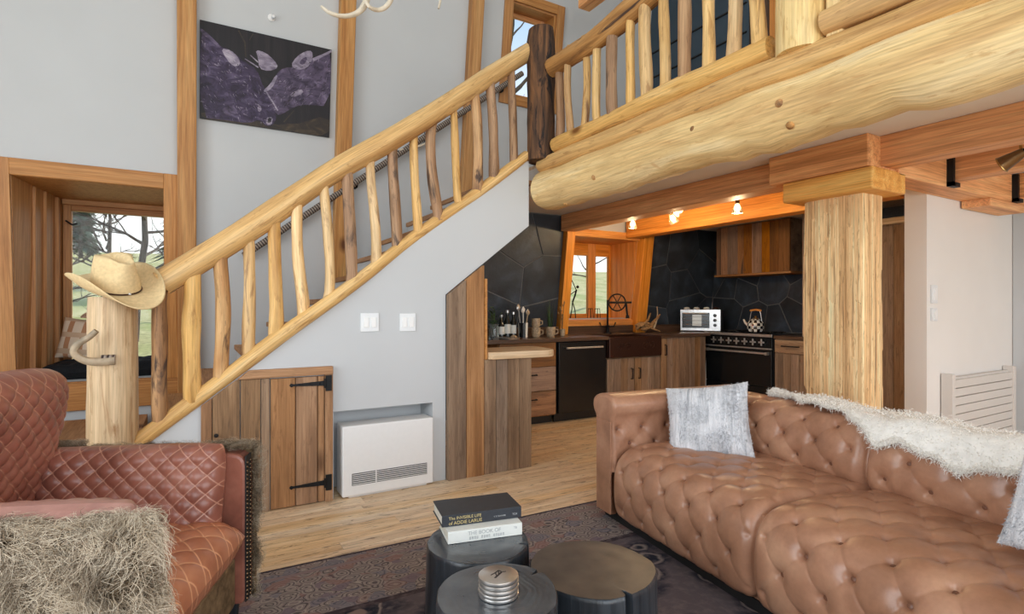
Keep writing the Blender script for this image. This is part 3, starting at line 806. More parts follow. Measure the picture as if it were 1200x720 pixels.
# upper window
w2 = shell('window_2', (3.2, 5.15, 3.5))
ux0, ux1, uz0, uz1 = UPW
for (a, b, c, d) in ((ux0 - .10, ux0, uz0 - .10, uz1 + .1), (ux1, ux1 + .10, uz0 - .10, uz1 + .1), (ux0, ux1, uz1, uz1 + .1), (ux0, ux1, uz0 - .1, uz0)):
    part(lean_box(MB(), a, b, c, d, 0, 0.03), 'casing', 'fir', w2)
for (a, b, c, d) in ((ux0 - .02, ux0 + .02, uz0, uz1), (ux1 - .02, ux1 + .02, uz0, uz1), (ux0, ux1, uz1 - .02, uz1 + .02), (ux0, ux1, uz0 - .02, uz0 + .02)):
    part(lean_box(MB(), a, b, c, d, -0.26, 0), 'jamb', 'fir', w2)
for (a, b, c, d) in ((ux0 + .02, ux0 + .06, uz0, uz1), (ux1 - .06, ux1 - .02, uz0, uz1), (ux0 + .06, ux1 - .06, uz1 - .07, uz1 - .02), (ux0 + .06, ux1 - .06, uz0 + .02, uz0 + .07)):
    part(lean_box(MB(), a, b, c, d, -0.24, -0.20), 'sash', 'fir_dark', w2)
pane(lean_box(MB(), ux0 + .06, ux1 - .06, uz0 + .07, uz1 - .07, -.225, -.22), 'pane', w2)
# kitchen window: boxed out, two lights, leaning side timbers
w3 = shell('window_3', (4.5, 5.5, 1.09))
kx0, kx1, kz0, kz1 = KIT
YK = 5.92
part(lean_box(MB(), kx0 - .12, kx0, 0.93, ZC, 0, 0.10), 'side_timber', 'fir_lamplit', w3, .008)
part(lean_box(MB(), kx1, kx1 + .17, 0.93, ZC, 0, 0.13), 'side_timber', 'fir_lamplit', w3, .008)
part(lean_box(MB(), kx0, kx1, kz1, kz1 + .09, 0, 0.05), 'casing', 'fir_lamplit', w3)
part(lean_box(MB(), kx0, kx1, kz0 - .07, kz0, 0, 0.05), 'casing', 'fir_lamplit', w3)
yl, yh = wall_y(kz0), wall_y(kz1)
part(MB().bx(kx0 - .04, kx1 + .04, yl - .02, YK, kz0 - .03, kz0 + .004), 'sill_board', 'fir_lamplit', w3)
part(MB().bx(kx0 - .04, kx1 + .04, yh - .01, YK, kz1 - .004, kz1 + .03), 'head_board', 'fir_lamplit', w3)
for xx, s_ in ((kx0 + .004, -1), (kx1 - .004, 1)):
    part(MB().prism([(xx, yl, kz0), (xx, yh, kz1), (xx, YK, kz1), (xx, YK, kz0)], (s_ * .04, 0, 0)), 'jamb', 'fir_lamplit', w3)
for k in range(3):
    part(MB().bx(kx1 - .006, kx1 + .001, 5.58 + .11 * k, 5.583 + .11 * k, kz0, kz1), 'jamb_groove', 'fir_dark', w3, 0)
xs_ = [kx0, kx0 + .07, 4.38, 4.52, 4.90 - .0, kx1]
for (a, b, c, d) in ((kx0, kx0 + .07, kz0, kz1), (4.63, 4.76, kz0, kz1), (kx1 - .03, kx1, kz0, kz1), (kx0 + .001, kx1 - .001, kz1 - .17, kz1 - .005), (kx0 + .001, kx1 - .001, kz0 + .005, kz0 + .07)):
    part(MB().bx(a, b, YK - (.05 if b - a < .5 else .046), YK - (0 if b - a < .5 else .003), c, d), 'sash', 'fir_lamplit', w3)
pane(MB().bx(kx0 + .07, 4.63, YK - .02, YK - .014, kz0 + .07, kz1 - .17), 'pane', w3)
pane(MB().bx(4.76, kx1 - .03, YK - .02, YK - .014, kz0 + .07, kz1 - .17), 'pane', w3)
# ================================================================== flagstone cladding: each stone a piece
def clip(poly, a, b, c):                        # keep a*x+b*y<=c
    out = []
    for i in range(len(poly)):
        p, q = poly[i], poly[(i + 1) % len(poly)]
        dp, dq = a * p[0] + b * p[1] - c, a * q[0] + b * q[1] - c
        if dp <= 0: out.append(p)
        if dp * dq < 0:
            t_ = dp / (dp - dq); out.append((p[0] + (q[0] - p[0]) * t_, p[1] + (q[1] - p[1]) * t_))
    return out
def flagstones(x0, x1, z0, z1, size, seed, gap=0.012):
    r = random.Random(seed); pts = []
    nx, nz = max(1, round((x1 - x0) / size)), max(1, round((z1 - z0) / size))
    for i in range(nx):
        for j in range(nz):
            pts.append((x0 + (i + .5 + r.uniform(-.38, .38)) * (x1 - x0) / nx, z0 + (j + .5 + r.uniform(-.38, .38)) * (z1 - z0) / nz))
    out = []
    for i, p in enumerate(pts):
        poly = [(x0, z0), (x1, z0), (x1, z1), (x0, z1)]
        for j, q in enumerate(pts):
            if i == j: continue
            dx, dy = q[0] - p[0], q[1] - p[1]; L = math.hypot(dx, dy)
            if L > 4 * size: continue
            dx, dy = dx / L, dy / L
            poly = clip(poly, dx, dy, dx * (p[0] + q[0]) / 2 + dy * (p[1] + q[1]) / 2 - gap / 2)
            if len(poly) < 3: break
        if len(poly) >= 3: out.append(poly)
    return out
stone_back = bpy.data.objects['wall_back']
lean_box(MB(), 2.30, kx0 - .12, 0.0, ZC, 0.0, 0.014).build('grout_bed', 'grout', stone_back, world=True)
lean_box(MB(), kx1 + .17, 6.56, 0.0, ZC, 0.0, 0.014).build('grout_bed', 'grout', stone_back, world=True)
for (a, b, c, d, sd, sz) in ((2.32, kx0 - .125, 0.93, ZC - .01, 3, .55), (kx1 + .175, 6.55, 0.93, ZC - .01, 4, .42)):
    for poly in flagstones(a, b, c, d, sz, sd):
        e = 0.006 + rnd.random() * .007
        base = [lean_pt(x, z, 0.012) for x, z in poly]
        MB().prism(base, N_ * e).build('stone', 'slate', stone_back, world=True, bevel=0.003)
wk = bpy.data.objects['wall_kitchen']
MB().bx(6.545, 6.561, 2.2, 5.42, 0.0, ZC).build('grout_bed', 'grout', wk, world=True)
for poly in flagstones(3.55, 5.40, 0.93, ZC - .01, .36, 9):
    e = 0.008 + rnd.random() * .006
    MB().prism([(6.548, y_, z_) for y_, z_ in poly], (-e, 0, 0)).build('stone', 'slate', wk, world=True, bevel=0.003)
# ================================================================== barn-wood cupboard front under the stairs
YF = YS
cp = thing('cupboard_front', 'weathered barn-wood cupboard front with black strap hinges under the stairs', 'cupboard', (0.45, YF, 0.0))
xl, xr, zt = 0.058, 0.80, 0.868
def rk(X): return rake(X) - 0.055
def plank(x0, x1, z0, ztop, name, mat, parent, th=0.028, y=None):
    y = YF if y is None else y
    a, b = min(ztop, rk(x0)), min(ztop, rk(x1))
    pts = [(x0, y, z0), (x1, y, z0), (x1, y, b)]
    xk = (ztop + .055 - .685) / .763
    if x0 < xk < x1: pts.append((xk, y, ztop))
    pts.append((x0, y, a))
    # grain upright
    mb = MB(); mb.prism(pts, (0, -th, 0))
    mb.t = [(p[0] + x0 * 3, p[1], p[2] + x0 * 7) for p in mb.v]
    return mb.build(name, mat, parent, world=True, bevel=0.004)
plank(xl, xl + .055, 0, zt - .052, 'frame_stile', 'barn_warm', cp, 0.034)
plank(xr - .05, xr, 0, zt - .052, 'frame_stile', 'barn_warm', cp, 0.034)
xk = (zt + .055 - .685) / .763
o = MB().prism([(xk - .065, YF, zt - .052), (xr, YF, zt - .052), (xr, YF, zt), (xk, YF, zt)], (0, -.04, 0)); o.t = [(p[2], p[1], p[0]) for p in o.v]; o.build('frame_rail', 'barn_warm', cp, world=True, bevel=.004)
for a, b in ((xl + .057, .262), (.265, .375), (.377, .427)):
    plank(a, b - .002, 0.0, zt - .054, 'plank', 'barn', cp)
dr = MB().bx(.43, .748, YF - .006, YF - .003, .005, zt - .06).build('door', 'barn_warm', cp, world=True)
for a, b in ((.430, .572), (.575, .705), (.708, .748)):
    plank(a, b - .002, 0.006, zt - .06, 'plank', 'barn_warm', dr)
for z in (.762, .125):
    h = MB()
    h.prism([(.748, YF - .031, z + .016), (.748, YF - .031, z - .016), (.56, YF - .031, z - .006), (.545, YF - .031, z - .012), (.535, YF - .031, z), (.545, YF - .031, z + .012), (.56, YF - .031, z + .006)], (0, -.006, 0))
    h.bx(.752, .79, YF - .044, YF - .035, z - .05, z + .05)
    h.tube([(.75, YF - .042, z - .03), (.75, YF - .042, z + .03)], .008, 8)
    ho = h.build('hinge', 'black_iron', dr, world=True)
    for q in (.60, .66, .72): MB().lathe([(.006, 0), (.004, .004), (0, .005)], (q, YF - .037, z), 8, (XA, Vector((0, 0, 1)), Vector((0, -1, 0)))).build('rivet', 'black_iron', dr, world=True)
MB().lathe([(.006, 0), (.006, .01), (.012, .012), (.012, .02), (0, .022)], (.135, YF - .028, .50), 10, (XA, Vector((0, 0, 1)), Vector((0, -1, 0)))).build('knob', 'black_iron', cp, world=True)
# ================================================================== wall heater
ht = thing('wall_heater', 'white metal gas wall heater with a slatted grille in a recess', 'heater', (1.17, 3.66, 0.0))
hy = 3.625
MB().bx(.855, 1.483, hy, hy + .17, 0.012, .472).build('cover', 'white_metal', ht, world=True, bevel=.008)
MB().bx(.90, 1.44, hy + .02, hy + .16, 0.0, 0.014).build('foot', 'white_metal', ht, world=True)
gx0, gx1, gz0, gz1 = .915, 1.435, .082, .160
MB().bx(gx0, gx1, hy - .0015, hy + .004, gz0, gz1).build('grille_recess', 'grille_dark', ht, world=True)
for k in range(6):
    z = gz0 + .008 + k * .0125
    MB().bx(gx0 + .003, gx1 - .003, hy - .007, hy - .001, z - .002, z + .002).build('slat', 'white_metal', ht, world=True)
MB().bx(gx0 + .155, gx0 + .162, hy - .008, hy - .001, gz0, gz1).build('grille_bar', 'white_metal', ht, world=True)
# ================================================================== switch plates
def switch(px_, lab, n, w=.085, h=.085):
    p = at_y(px_, 378, YS)
    s_ = thing('switch_plate', lab, 'light switch', (p.x, YS, p.z))
    MB().bx(-w, w, -.008, 0, -h / 2 - .01, h / 2 + .01).build('plate', 'switch_white', s_, bevel=.003)
    for k in range(n):
        xx = (k - (n - 1) / 2) * .05
        MB().bx(xx - .017, xx + .017, -.014, -.007, -.034, .034).build('rocker', 'white_metal', s_, bevel=.003)
    return s_
switch(433, 'white wall switch plate with two rockers above the heater, nearer the stair rail', 2, .062, .105)
switch(477.5, 'white wall switch plate with one wide rocker and a dimmer, nearer the kitchen', 2, .058, .105)
for px_, py_, hh, lab in ((1093, 345, .14, 'small white upright thermostat on the hall wall above another plate'), (1093, 369, .10, 'small white switch plate under the thermostat on the hall wall')):
    p = at_y(px_, py_, 2.0)
    s_ = thing('wall_control', lab, 'wall control', (p.x, 2.0, p.z))
    MB().bx(-.04, .04, -.018, 0, -hh / 2, hh / 2).build('plate', 'switch_white', s_, bevel=.004)
    MB().bx(-.018, .018, -.024, -.017, -hh / 3, hh / 3).build('rocker', 'white_metal', s_, bevel=.002)
# ================================================================== panel radiator
rd = thing('panel_radiator', 'white panel radiator with horizontal ribs on the hall wall', 'radiator', (5.62, 1.98, 0.0))
MB().bx(5.05, 6.19, 1.955, 1.985, .14, .70).build('back_plate', 'radiator', rd, world=True)
for k in range(8):
    z = .155 + k * .067
    MB().bx(5.07, 6.17, 1.925, 1.957, z, z + .062).build('rib', 'radiator', rd, world=True, bevel=.004)
for x in (5.01, 6.17): MB().bx(x, x + .05, 1.915, 1.995, .10, .735).build('end_cap', 'radiator', rd, world=True, bevel=.006)
for x in (5.2, 6.0): MB().bx(x, x + .04, 1.95, 1.99, 0.0, .15).build('foot', 'radiator', rd, world=True)
# ================================================================== bar end: tall planks, low planks, slab
bp = thing('plank_partition', 'tall slanted-top barn-wood partition under the stair soffit', 'partition', (1.75, 3.66, 0))
def slope_z(X): return 1.335 + (X - 1.60) * .775
for a, b, m_ in ((1.603, 1.742, 'barn'), (1.745, 1.89, 'barn_warm')):
    mb = MB().prism([(a, 3.63, 0), (b, 3.63, 0), (b, 3.63, slope_z(b)), (a, 3.63, slope_z(a))], (0, .045, 0)); mb.t = [(p[0] * 1.7, p[1], p[2] + a * 9) for p in mb.v]
    mb.build('plank', m_, bp, world=True, bevel=.003)
MB().bx(1.892, 1.91, 3.62, 4.3, 0.86, slope_z(1.89) - .1).build('edge_board', 'fir', bp, world=True)
bb = thing('bar_base', 'low barn-wood panelled base of the kitchen bar', 'bar', (2.1, 3.7, 0))
xs = [1.895, 1.995, 2.095, 2.20, 2.31]
for i in range(4):
    MB().bx(xs[i], xs[i + 1] - .003, 3.635, 3.672, 0, .855, 2).build('plank', 'barn', bb, world=True, bevel=.003)
MB().bx(1.90, 2.305, 3.673, 4.02, 0, .855).build('carcass', 'barn', bb, world=True)
# slab: rounded, live edge
pts = []
for (x, y, r) in ((1.915, 3.60, .03), (2.52, 3.58, .10), (2.60, 4.05, .08), (1.915, 4.05, .01)):
    pts.append((x, y))
def round_poly(pts, rs, n=6):
    out = []
    m = len(pts)
    for i in range(m):
        p, a, b = Vector(pts[i]), Vector(pts[i - 1]), Vector(pts[(i + 1) % m])
        d1, d2 = (a - p).normalized(), (b - p).normalized()
        s, e = p + d1 * rs[i], p + d2 * rs[i]
        for k in range(n + 1):
            t_ = k / n
            out.append(((1 - t_) ** 2 * s + 2 * t_ * (1 - t_) * p + t_ ** 2 * e))
    return out
pl = round_poly(pts, (.05, .12, .1, .02))
mb = MB().prism([(p.x, p.y, .857) for p in pl], (0, 0, .055)); mb.t = [(p[1], p[2], p[0]) for p in mb.v]
o = mb.build('bar_slab', 'bar_top', bevel=.008); tag(o, 'pale live-edge wooden slab on the kitchen bar', 'countertop')
# ================================================================== kitchen run along the outer wall
KY = 4.86
def pull(mb, a, b, out):
    a, b, out = Vector(a), Vector(b), Vector(out)
    return mb.tube([a, a + out, b + out, b], .007, 8)
def cabinet(name, lab, x0, x1, doors, drawers, z1=.875, door_z=.11, mat='barn', handle=None):
    c = thing(name, lab, 'cabinet', ((x0 + x1) / 2, KY + .3, 0))
    MB().bx(x0, x1, KY + .025, 5.46, .09, z1).build('carcass', mat, c, world=True)
    MB().bx(x0, x1, KY + .09, KY + .11, 0, .09).build('toe_kick', 'black_enamel', c, world=True)
    w = (x1 - x0) / max(1, doors)
    for i in range(doors):
        a, b = x0 + w * i + .004, x0 + w * (i + 1) - .004
        d = MB().bx(a, b, KY + .012, KY + .025, door_z, z1 - .006).build('door', mat, c, world=True)
        n = max(2, round((b - a) / .10))
        for k in range(n):
            u0, u1 = a + (b - a) * k / n, a + (b - a) * (k + 1) / n
            MB().bx(u0, u1 - .002, KY - .004, KY + .014, door_z, z1 - .006, 2).build('plank', mat, d, world=True, bevel=.002)
        hx = (b - .05) if (i == 0 and doors == 2) else a + .06
        hz = handle or z1 - .15
        pull(MB(), (hx, KY - .004, hz - .06), (hx, KY - .004, hz + .06), (0, -.03, 0)).build('handle', 'black_iron', d, world=True, smooth=True)
    zz = z1
    for i in range(drawers):
        hgt = (z1 - .10) / drawers
        d = MB().bx(x0 + .004, x1 - .004, KY + .0, KY + .025, z1 - hgt * (i + 1) + .004, z1 - hgt * i - .004, 0).build('drawer', mat, c, world=True, bevel=.003)
        hz = z1 - hgt * i - .08
        xm = (x0 + x1) / 2
        pull(MB(), (xm - .09, KY, hz), (xm + .09, KY, hz), (0, -.03, 0)).build('handle', 'black_iron', d, world=True, smooth=True)
    return c
cabinet('base_cabinet', 'barn-wood drawer cabinet beside the black dishwasher', 2.70, 3.40, 0, 3, mat='barn_mix')
cabinet('base_cabinet', 'grey barn-wood cupboard with two doors below the copper sink', 4.10, 4.94, 2, 0, .66, handle=.47)
cabinet('base_cabinet', 'barn-wood cupboard with one door between the sink and the range', 4.95, 5.74, 1, 0)
dw = thing('dishwasher', 'glossy black dishwasher with a steel bar handle', 'dishwasher', (3.75, KY + .3, 0))
MB().bx(3.42, 4.08, KY + .02, 5.44, .09, .872).build('body', 'black_enamel', dw, world=True)
MB().bx(3.425, 4.075, KY - .015, KY + .02, .10, .868).build('door', 'black_gloss', dw, world=True, bevel=.006)
MB().bx(3.42, 4.08, KY + .07, KY + .09, 0, .09).build('toe_kick', 'black_enamel', dw, world=True)
h = MB().tube([(3.50, KY - .055, .805), (4.0, KY - .055, .805)], .011, 10)
h.tube([(3.53, KY - .012, .805), (3.53, KY - .055, .805)], .008, 8); h.tube([(3.97, KY - .012, .805), (3.97, KY - .055, .805)], .008, 8)
h.build('handle', 'steel', dw, world=True, smooth=True)
sk = thing('apron_sink', 'dark hammered copper apron sink with embossed scrolls', 'sink', (4.52, KY, 0.66))
mb = MB(); mb.bx(4.11, 4.93, KY - .035, KY - .005, .665, .905); mb.bx(4.11, 4.14, KY - .005, 5.32, .665, .905); mb.bx(4.90, 4.93, KY - .005, 5.32, .665, .905); mb.bx(4.14, 4.90, 5.29, 5.32, .665, .905); mb.bx(4.14, 4.90, KY - .005, 5.29, .665, .69)
mb.build('basin', 'copper_dark', sk, world=True, bevel=.01)
for xc in (4.33, 4.71):
    for s_ in (-1, 1):
        ptsv = []
        for k in range(22):
            a = k * .42; rr = .05 - .0021 * k
            ptsv.append((xc + s_ * (.055 - math.cos(a) * rr), KY - .037, .79 + math.sin(a) * rr))
        MB().tube(ptsv, .006, 6).build('scroll', 'copper_dark', sk, world=True, smooth=True)
# worktop (continuous, L-shaped, cut out for the sink)
ct = MB()
ct.bx(2.45, 4.11, KY - .03, 5.47, .877, .917, 0); ct.bx(4.93, 5.80, KY - .03, 5.47, .877, .917, 0); ct.bx(4.11, 4.93, 5.32, 5.47, .877, .917, 0)
ct.bx(5.80, 6.52, 5.02, 5.47, .877, .917, 0)
o = ct.build('worktop', 'counter', bevel=.004); tag(o, 'dark wooden worktop running under the kitchen window', 'countertop')
o = MB().bx(5.90, 6.52, 3.58, 4.01, .877, .917, 1).build('worktop', 'counter', bevel=.004); tag(o, 'short dark worktop to the right of the range cooker', 'countertop')
o = lean_box(MB(), 2.32, 6.5, .92, 1.02, .05, .068, 0).build('backsplash', 'counter'); tag(o, 'low dark wooden upstand along the back of the worktop', 'backsplash')
# ================================================================== range cooker (front faces -X)
RX = 5.90
rg = thing('range_cooker', 'black range cooker with steel rails and seven cross-shaped knobs', 'range cooker', (6.2, 4.51, 0))
MB().bx(RX + .03, 6.52, 4.02, 5.0, .10, .90).build('body', 'black_enamel', rg, world=True)
MB().bx(RX + .08, 6.50, 4.05, 4.97, 0, .10).build('plinth', 'black_enamel', rg, world=True)
MB().bx(RX - .01, 6.52, 4.02, 5.0, .90, .922).build('hob', 'black_enamel', rg, world=True, bevel=.004)
MB().bx(RX - .018, RX - .006, 4.02, 5.0, .893, .925).build('front_trim', 'steel', rg, world=True, bevel=.003)
MB().bx(RX + .002, RX + .03, 4.03, 4.99, .765, .885).build('control_panel', 'black_gloss', rg, world=True, bevel=.004)
for k in range(7):
    yy = 4.15 + k * .115; zz = .828
    c = Vector((RX, yy, zz)); ax = (Vector((0, 1, 0)), Vector((0, 0, 1)), Vector((-1, 0, 0)))
    kn = MB().lathe([(.018, 0), (.018, .02), (.010, .024), (0, .024)], c, 12, ax).build('knob', 'black_enamel', rg, world=True, smooth=True)
    MB().bx(RX - .036, RX - .024, yy - .040, yy + .040, zz - .0095, zz + .0095).bx(RX - .036, RX - .024, yy - .0095, yy + .0095, zz - .040, zz + .040).build('cross_grip', 'steel', kn, world=True, bevel=.003)
MB().bx(RX - .012, RX + .002, 4.03, 4.99, .745, .760).build('lower_trim', 'steel', rg, world=True)
dd = MB().bx(RX + .0, RX + .03, 4.035, 4.985, .30, .738).build('oven_door', 'black_gloss', rg, world=True, bevel=.005)
MB().tube([(RX - .05, 4.06, .70), (RX - .05, 4.96, .70)], .013, 10).build('handle', 'steel', dd, world=True, smooth=True)
for yy in (4.08, 4.94): MB().bx(RX - .055, RX, yy - .015, yy + .015, .68, .715).build('handle_bracket', 'steel', dd, world=True, bevel=.004)
MB().bx(RX + .0, RX + .03, 4.035, 4.985, .11, .29).build('drawer', 'black_gloss', rg, world=True, bevel=.005)
for k, (xx, yy) in enumerate([(6.08, 4.25), (6.08, 4.51), (6.08, 4.77), (6.35, 4.25), (6.35, 4.77)]):
    g = MB(); g.tube([(xx - .1, yy, .937), (xx + .1, yy, .937)], .007, 6); g.tube([(xx, yy - .1, .937), (xx, yy + .1, .937)], .007, 6); g.lathe([(.05, 0), (.05, .012), (.03, .014), (0, .014)], (xx, yy, .921), 12)
    g.build('burner', 'black_iron', rg, world=True)
# narrow cabinet right of the range
nb = thing('base_cabinet', 'narrow grey barn-wood cabinet to the right of the range cooker', 'cabinet', (6.2, 3.8, 0))
MB().bx(RX + .03, 6.52, 3.60, 4.005, .09, .875).build('carcass', 'barn', nb, world=True)
MB().bx(RX + .08, RX + .10, 3.60, 4.005, 0, .09).build('toe_kick', 'black_enamel', nb, world=True)
d = MB().bx(RX + .005, RX + .03, 3.605, 4.0, .72, .868, 1).build('drawer', 'barn', nb, world=True, bevel=.003)
pull(MB(), (RX + .005, 3.70, .80), (RX + .005, 3.90, .80), (-.03, 0, 0)).build('handle', 'black_iron', d, world=True, smooth=True)
d = MB().bx(RX + .015, RX + .03, 3.605, 4.0, .10, .712).build('door', 'barn', nb, world=True)
for k in range(4): MB().bx(RX + .003, RX + .018, 3.607 + k * .098, 3.603 + (k + 1) * .098, .102, .71, 2).build('plank', 'barn', d, world=True, bevel=.002)
# tall cabinet behind the column
tc_ = thing('tall_cabinet', 'tall grey barn-wood cabinet standing behind the carved column', 'cabinet', (6.2, 2.9, 0))
MB().bx(5.92, 6.52, 2.18, 3.57, .0, 2.06).build('carcass', 'barn', tc_, world=True)
for k in range(10):
    MB().bx(5.895, 5.922, 2.182 + k * .139, 2.179 + (k + 1) * .139, .08, 2.04, 2).build('plank', 'barn_mix' if k == 9 else 'barn', tc_, world=True, bevel=.002)
MB().bx(5.89, 6.53, 2.175, 3.58, 2.06, 2.12, 1).build('cornice', 'bar_top', tc_, world=True, bevel=.004)
# upper cabinet
uc = thing('wall_cabinet', 'barn-wood wall cabinet of mixed brown boards above the range cooker', 'cabinet', (6.35, 4.5, 1.67))
MB().bx(6.22, 6.51, 4.0, 5.06, 1.68, ZC - .01).build('carcass', 'barn', uc, world=True)
ws_ = [.075, .10, .16, .09, .12, .14, .11, .12, .145]
yy = 5.06
for k, w in enumerate(ws_):
    w = w * 1.06 / sum(ws_)
    MB().bx(6.195, 6.222, yy - w + .001, yy - .001, 1.685, ZC - .015, 2).build('plank', 'barn_mix', uc, world=True, bevel=.002)
    yy -= w
MB().bx(6.17, 6.52, 3.97, 5.08, 1.655, 1.682, 1).build('bottom_rail', 'barn_warm', uc, world=True, bevel=.004)
o = MB().bx(5.90, 5.93, 3.585, 3.66, .92, ZC - .01, 2).build('pilaster', 'barn_mix', bevel=.003); tag(o, 'narrow brown board standing between the stone and the tall cabinet', 'board')
# ================================================================== track lights
def bulb_lamp(px_, py_, X, tilt, lab, e=11):
    p = at_x(px_, py_, X)
    g = thing('track_lamp', lab, 'lamp', (p.x, p.y, ZC), 0, 'warm bulbs of the kitchen ceiling track')
    top = Vector((0, 0, 0)); c = p - Vector((p.x, p.y, ZC))
    MB().lathe([(.012, 0), (.012, -.02)], (0, 0, 0), 10).build('stem_plate', 'black_iron', g)
    MB().tube([(0, 0, -.01), (0, 0, c.z + .075)], .006, 8).build('stem', 'black_iron', g, smooth=True)
    d = Vector(tilt).normalized(); r_ = d.to_track_quat('Z', 'Y'); ax = tuple(r_ @ v for v in (Vector((1, 0, 0)), Vector((0, 1, 0)), Vector((0, 0, 1))))
    o_ = Vector((0, 0, c.z + .07))
    MB().lathe([(.0, -.012), (.016, -.012), (.02, .0), (.02, .04), (.0, .04)], o_, 12, ax).build('socket', 'bronze', g, smooth=True)
    MB().lathe([(.021, .035), (.03, .06), (.046, .10), (.050, .125)], o_, 16, ax).build('glass_shade', 'amber_glass', g, smooth=True)
    b = MB().lathe([(.0, .04), (.012, .045), (.016, .06), (.022, .085), (.016, .105), (0, .115)], o_, 12, ax).build('bulb', 'bulb', g, smooth=True)
    lp = light('track_lamp_light', 'POINT', (0, 0, 0), e, (1.0, 0.72, 0.40), None, shadow_soft_size=.03)
    lp.parent = g; lp.location = o_ + d * .145
    return g
XT = 4.22
bulb_lamp(742, 262, XT, (0, .1, -1), 'bare glowing bulb lamp on the track nearest the kitchen window')
bulb_lamp(785, 256, XT, (.5, .0, -.8), 'track lamp tilted towards the range, beside the window-side bulb')
bulb_lamp(804, 250, XT, (-.8, .35, -.55), 'track lamp tilted towards the sink, second from the column')
bulb_lamp(864, 243, XT, (0, 0, -1), 'bare glowing bulb lamp on the track nearest the column')
o = MB().bx(XT - .02, XT + .02, 2.9, 4.8, ZC - .022, ZC).build('lamp_track', 'white_metal'); tag(o, 'white ceiling track carrying the warm kitchen bulbs', 'lamp track')
# black spot at the right
p = at_x(1176, 192, 4.35)
sp_ = thing('spot_lamp', 'bronze tilted spot lamp on a black ceiling arm beside the brown beams', 'lamp', (p.x, p.y, ZC))
q = at_x(1196, 160, 4.35) - Vector((p.x, p.y, ZC))
MB().bx(q.x - .03, q.x + .03, q.y - .3, q.y + .03, -.035, 0).build('track', 'black_iron', sp_)
MB().tube([(q.x, q.y, -.03), (q.x, q.y, -.13)], .008, 8).build('stem', 'brass', sp_, smooth=True)
c = p - Vector((p.x, p.y, ZC)); j = Vector((q.x, q.y - .02, -.14))
d = (c - j).normalized(); r_ = d.to_track_quat('Z', 'Y'); ax = tuple(r_ @ v for v in (Vector((1, 0, 0)), Vector((0, 1, 0)), Vector((0, 0, 1))))
MB().lathe([(.0, -.10), (.018, -.10), (.02, .0), (.026, .01), (.0, .01)], j, 14, ax).build('arm', 'black_iron', sp_, smooth=True)
MB().lathe([(.026, .0), (.034, .04), (.050, .12), (.053, .125), (.048, .12), (.032, .04), (0, .03)], j, 20, ax).build('shade', 'bronze', sp_, smooth=True)
MB().lathe([(.052, .12), (.055, .124), (.052, .128)], j, 20, ax).build('rim', 'brass', sp_, smooth=True)
# ================================================================== soft-furniture helpers
def chaikin(pts, n=3, closed=False):
    P = [np.array(p, float) for p in pts]
    for _ in range(n):
        Q = [] if closed else [P[0]]
        m = len(P)
        for i in range(m if closed else m - 1):
            a, b = P[i], P[(i + 1) % m]
            Q += [a * .75 + b * .25, a * .25 + b * .75]
        if not closed: Q.append(P[-1])
        P = Q
    return np.array(P)
def resample(P, n):
    d = np.r_[0, np.cumsum(np.linalg.norm(np.diff(P, axis=0), axis=1))]
    s = np.linspace(0, d[-1], n)
    return np.stack([np.interp(s, d, P[:, k]) for k in range(P.shape[1])], 1), s
def tuft(u, s, du, ds, A=.02, B=.03, rb=.022, pw=.2, crease=True):
    """diamond tufting: buttons at the lattice points"""
    p, q = u / (du / 2), s / ds
    a, b = (p + q) / 2, (p - q) / 2
    pil = (np.abs(np.sin(PI * a)) * np.abs(np.sin(PI * b))) ** pw
    da, db = a - np.round(a), b - np.round(b)
    dp, dq = (da + db) * (du / 2), (da - db) * ds
    dist = np.sqrt(dp ** 2 + dq ** 2)
    return A * pil - B * .72 * np.exp(-(dist / (rb * .62)) ** 2) - B * .36 * np.exp(-(dist / (rb * 1.7)) ** 2)
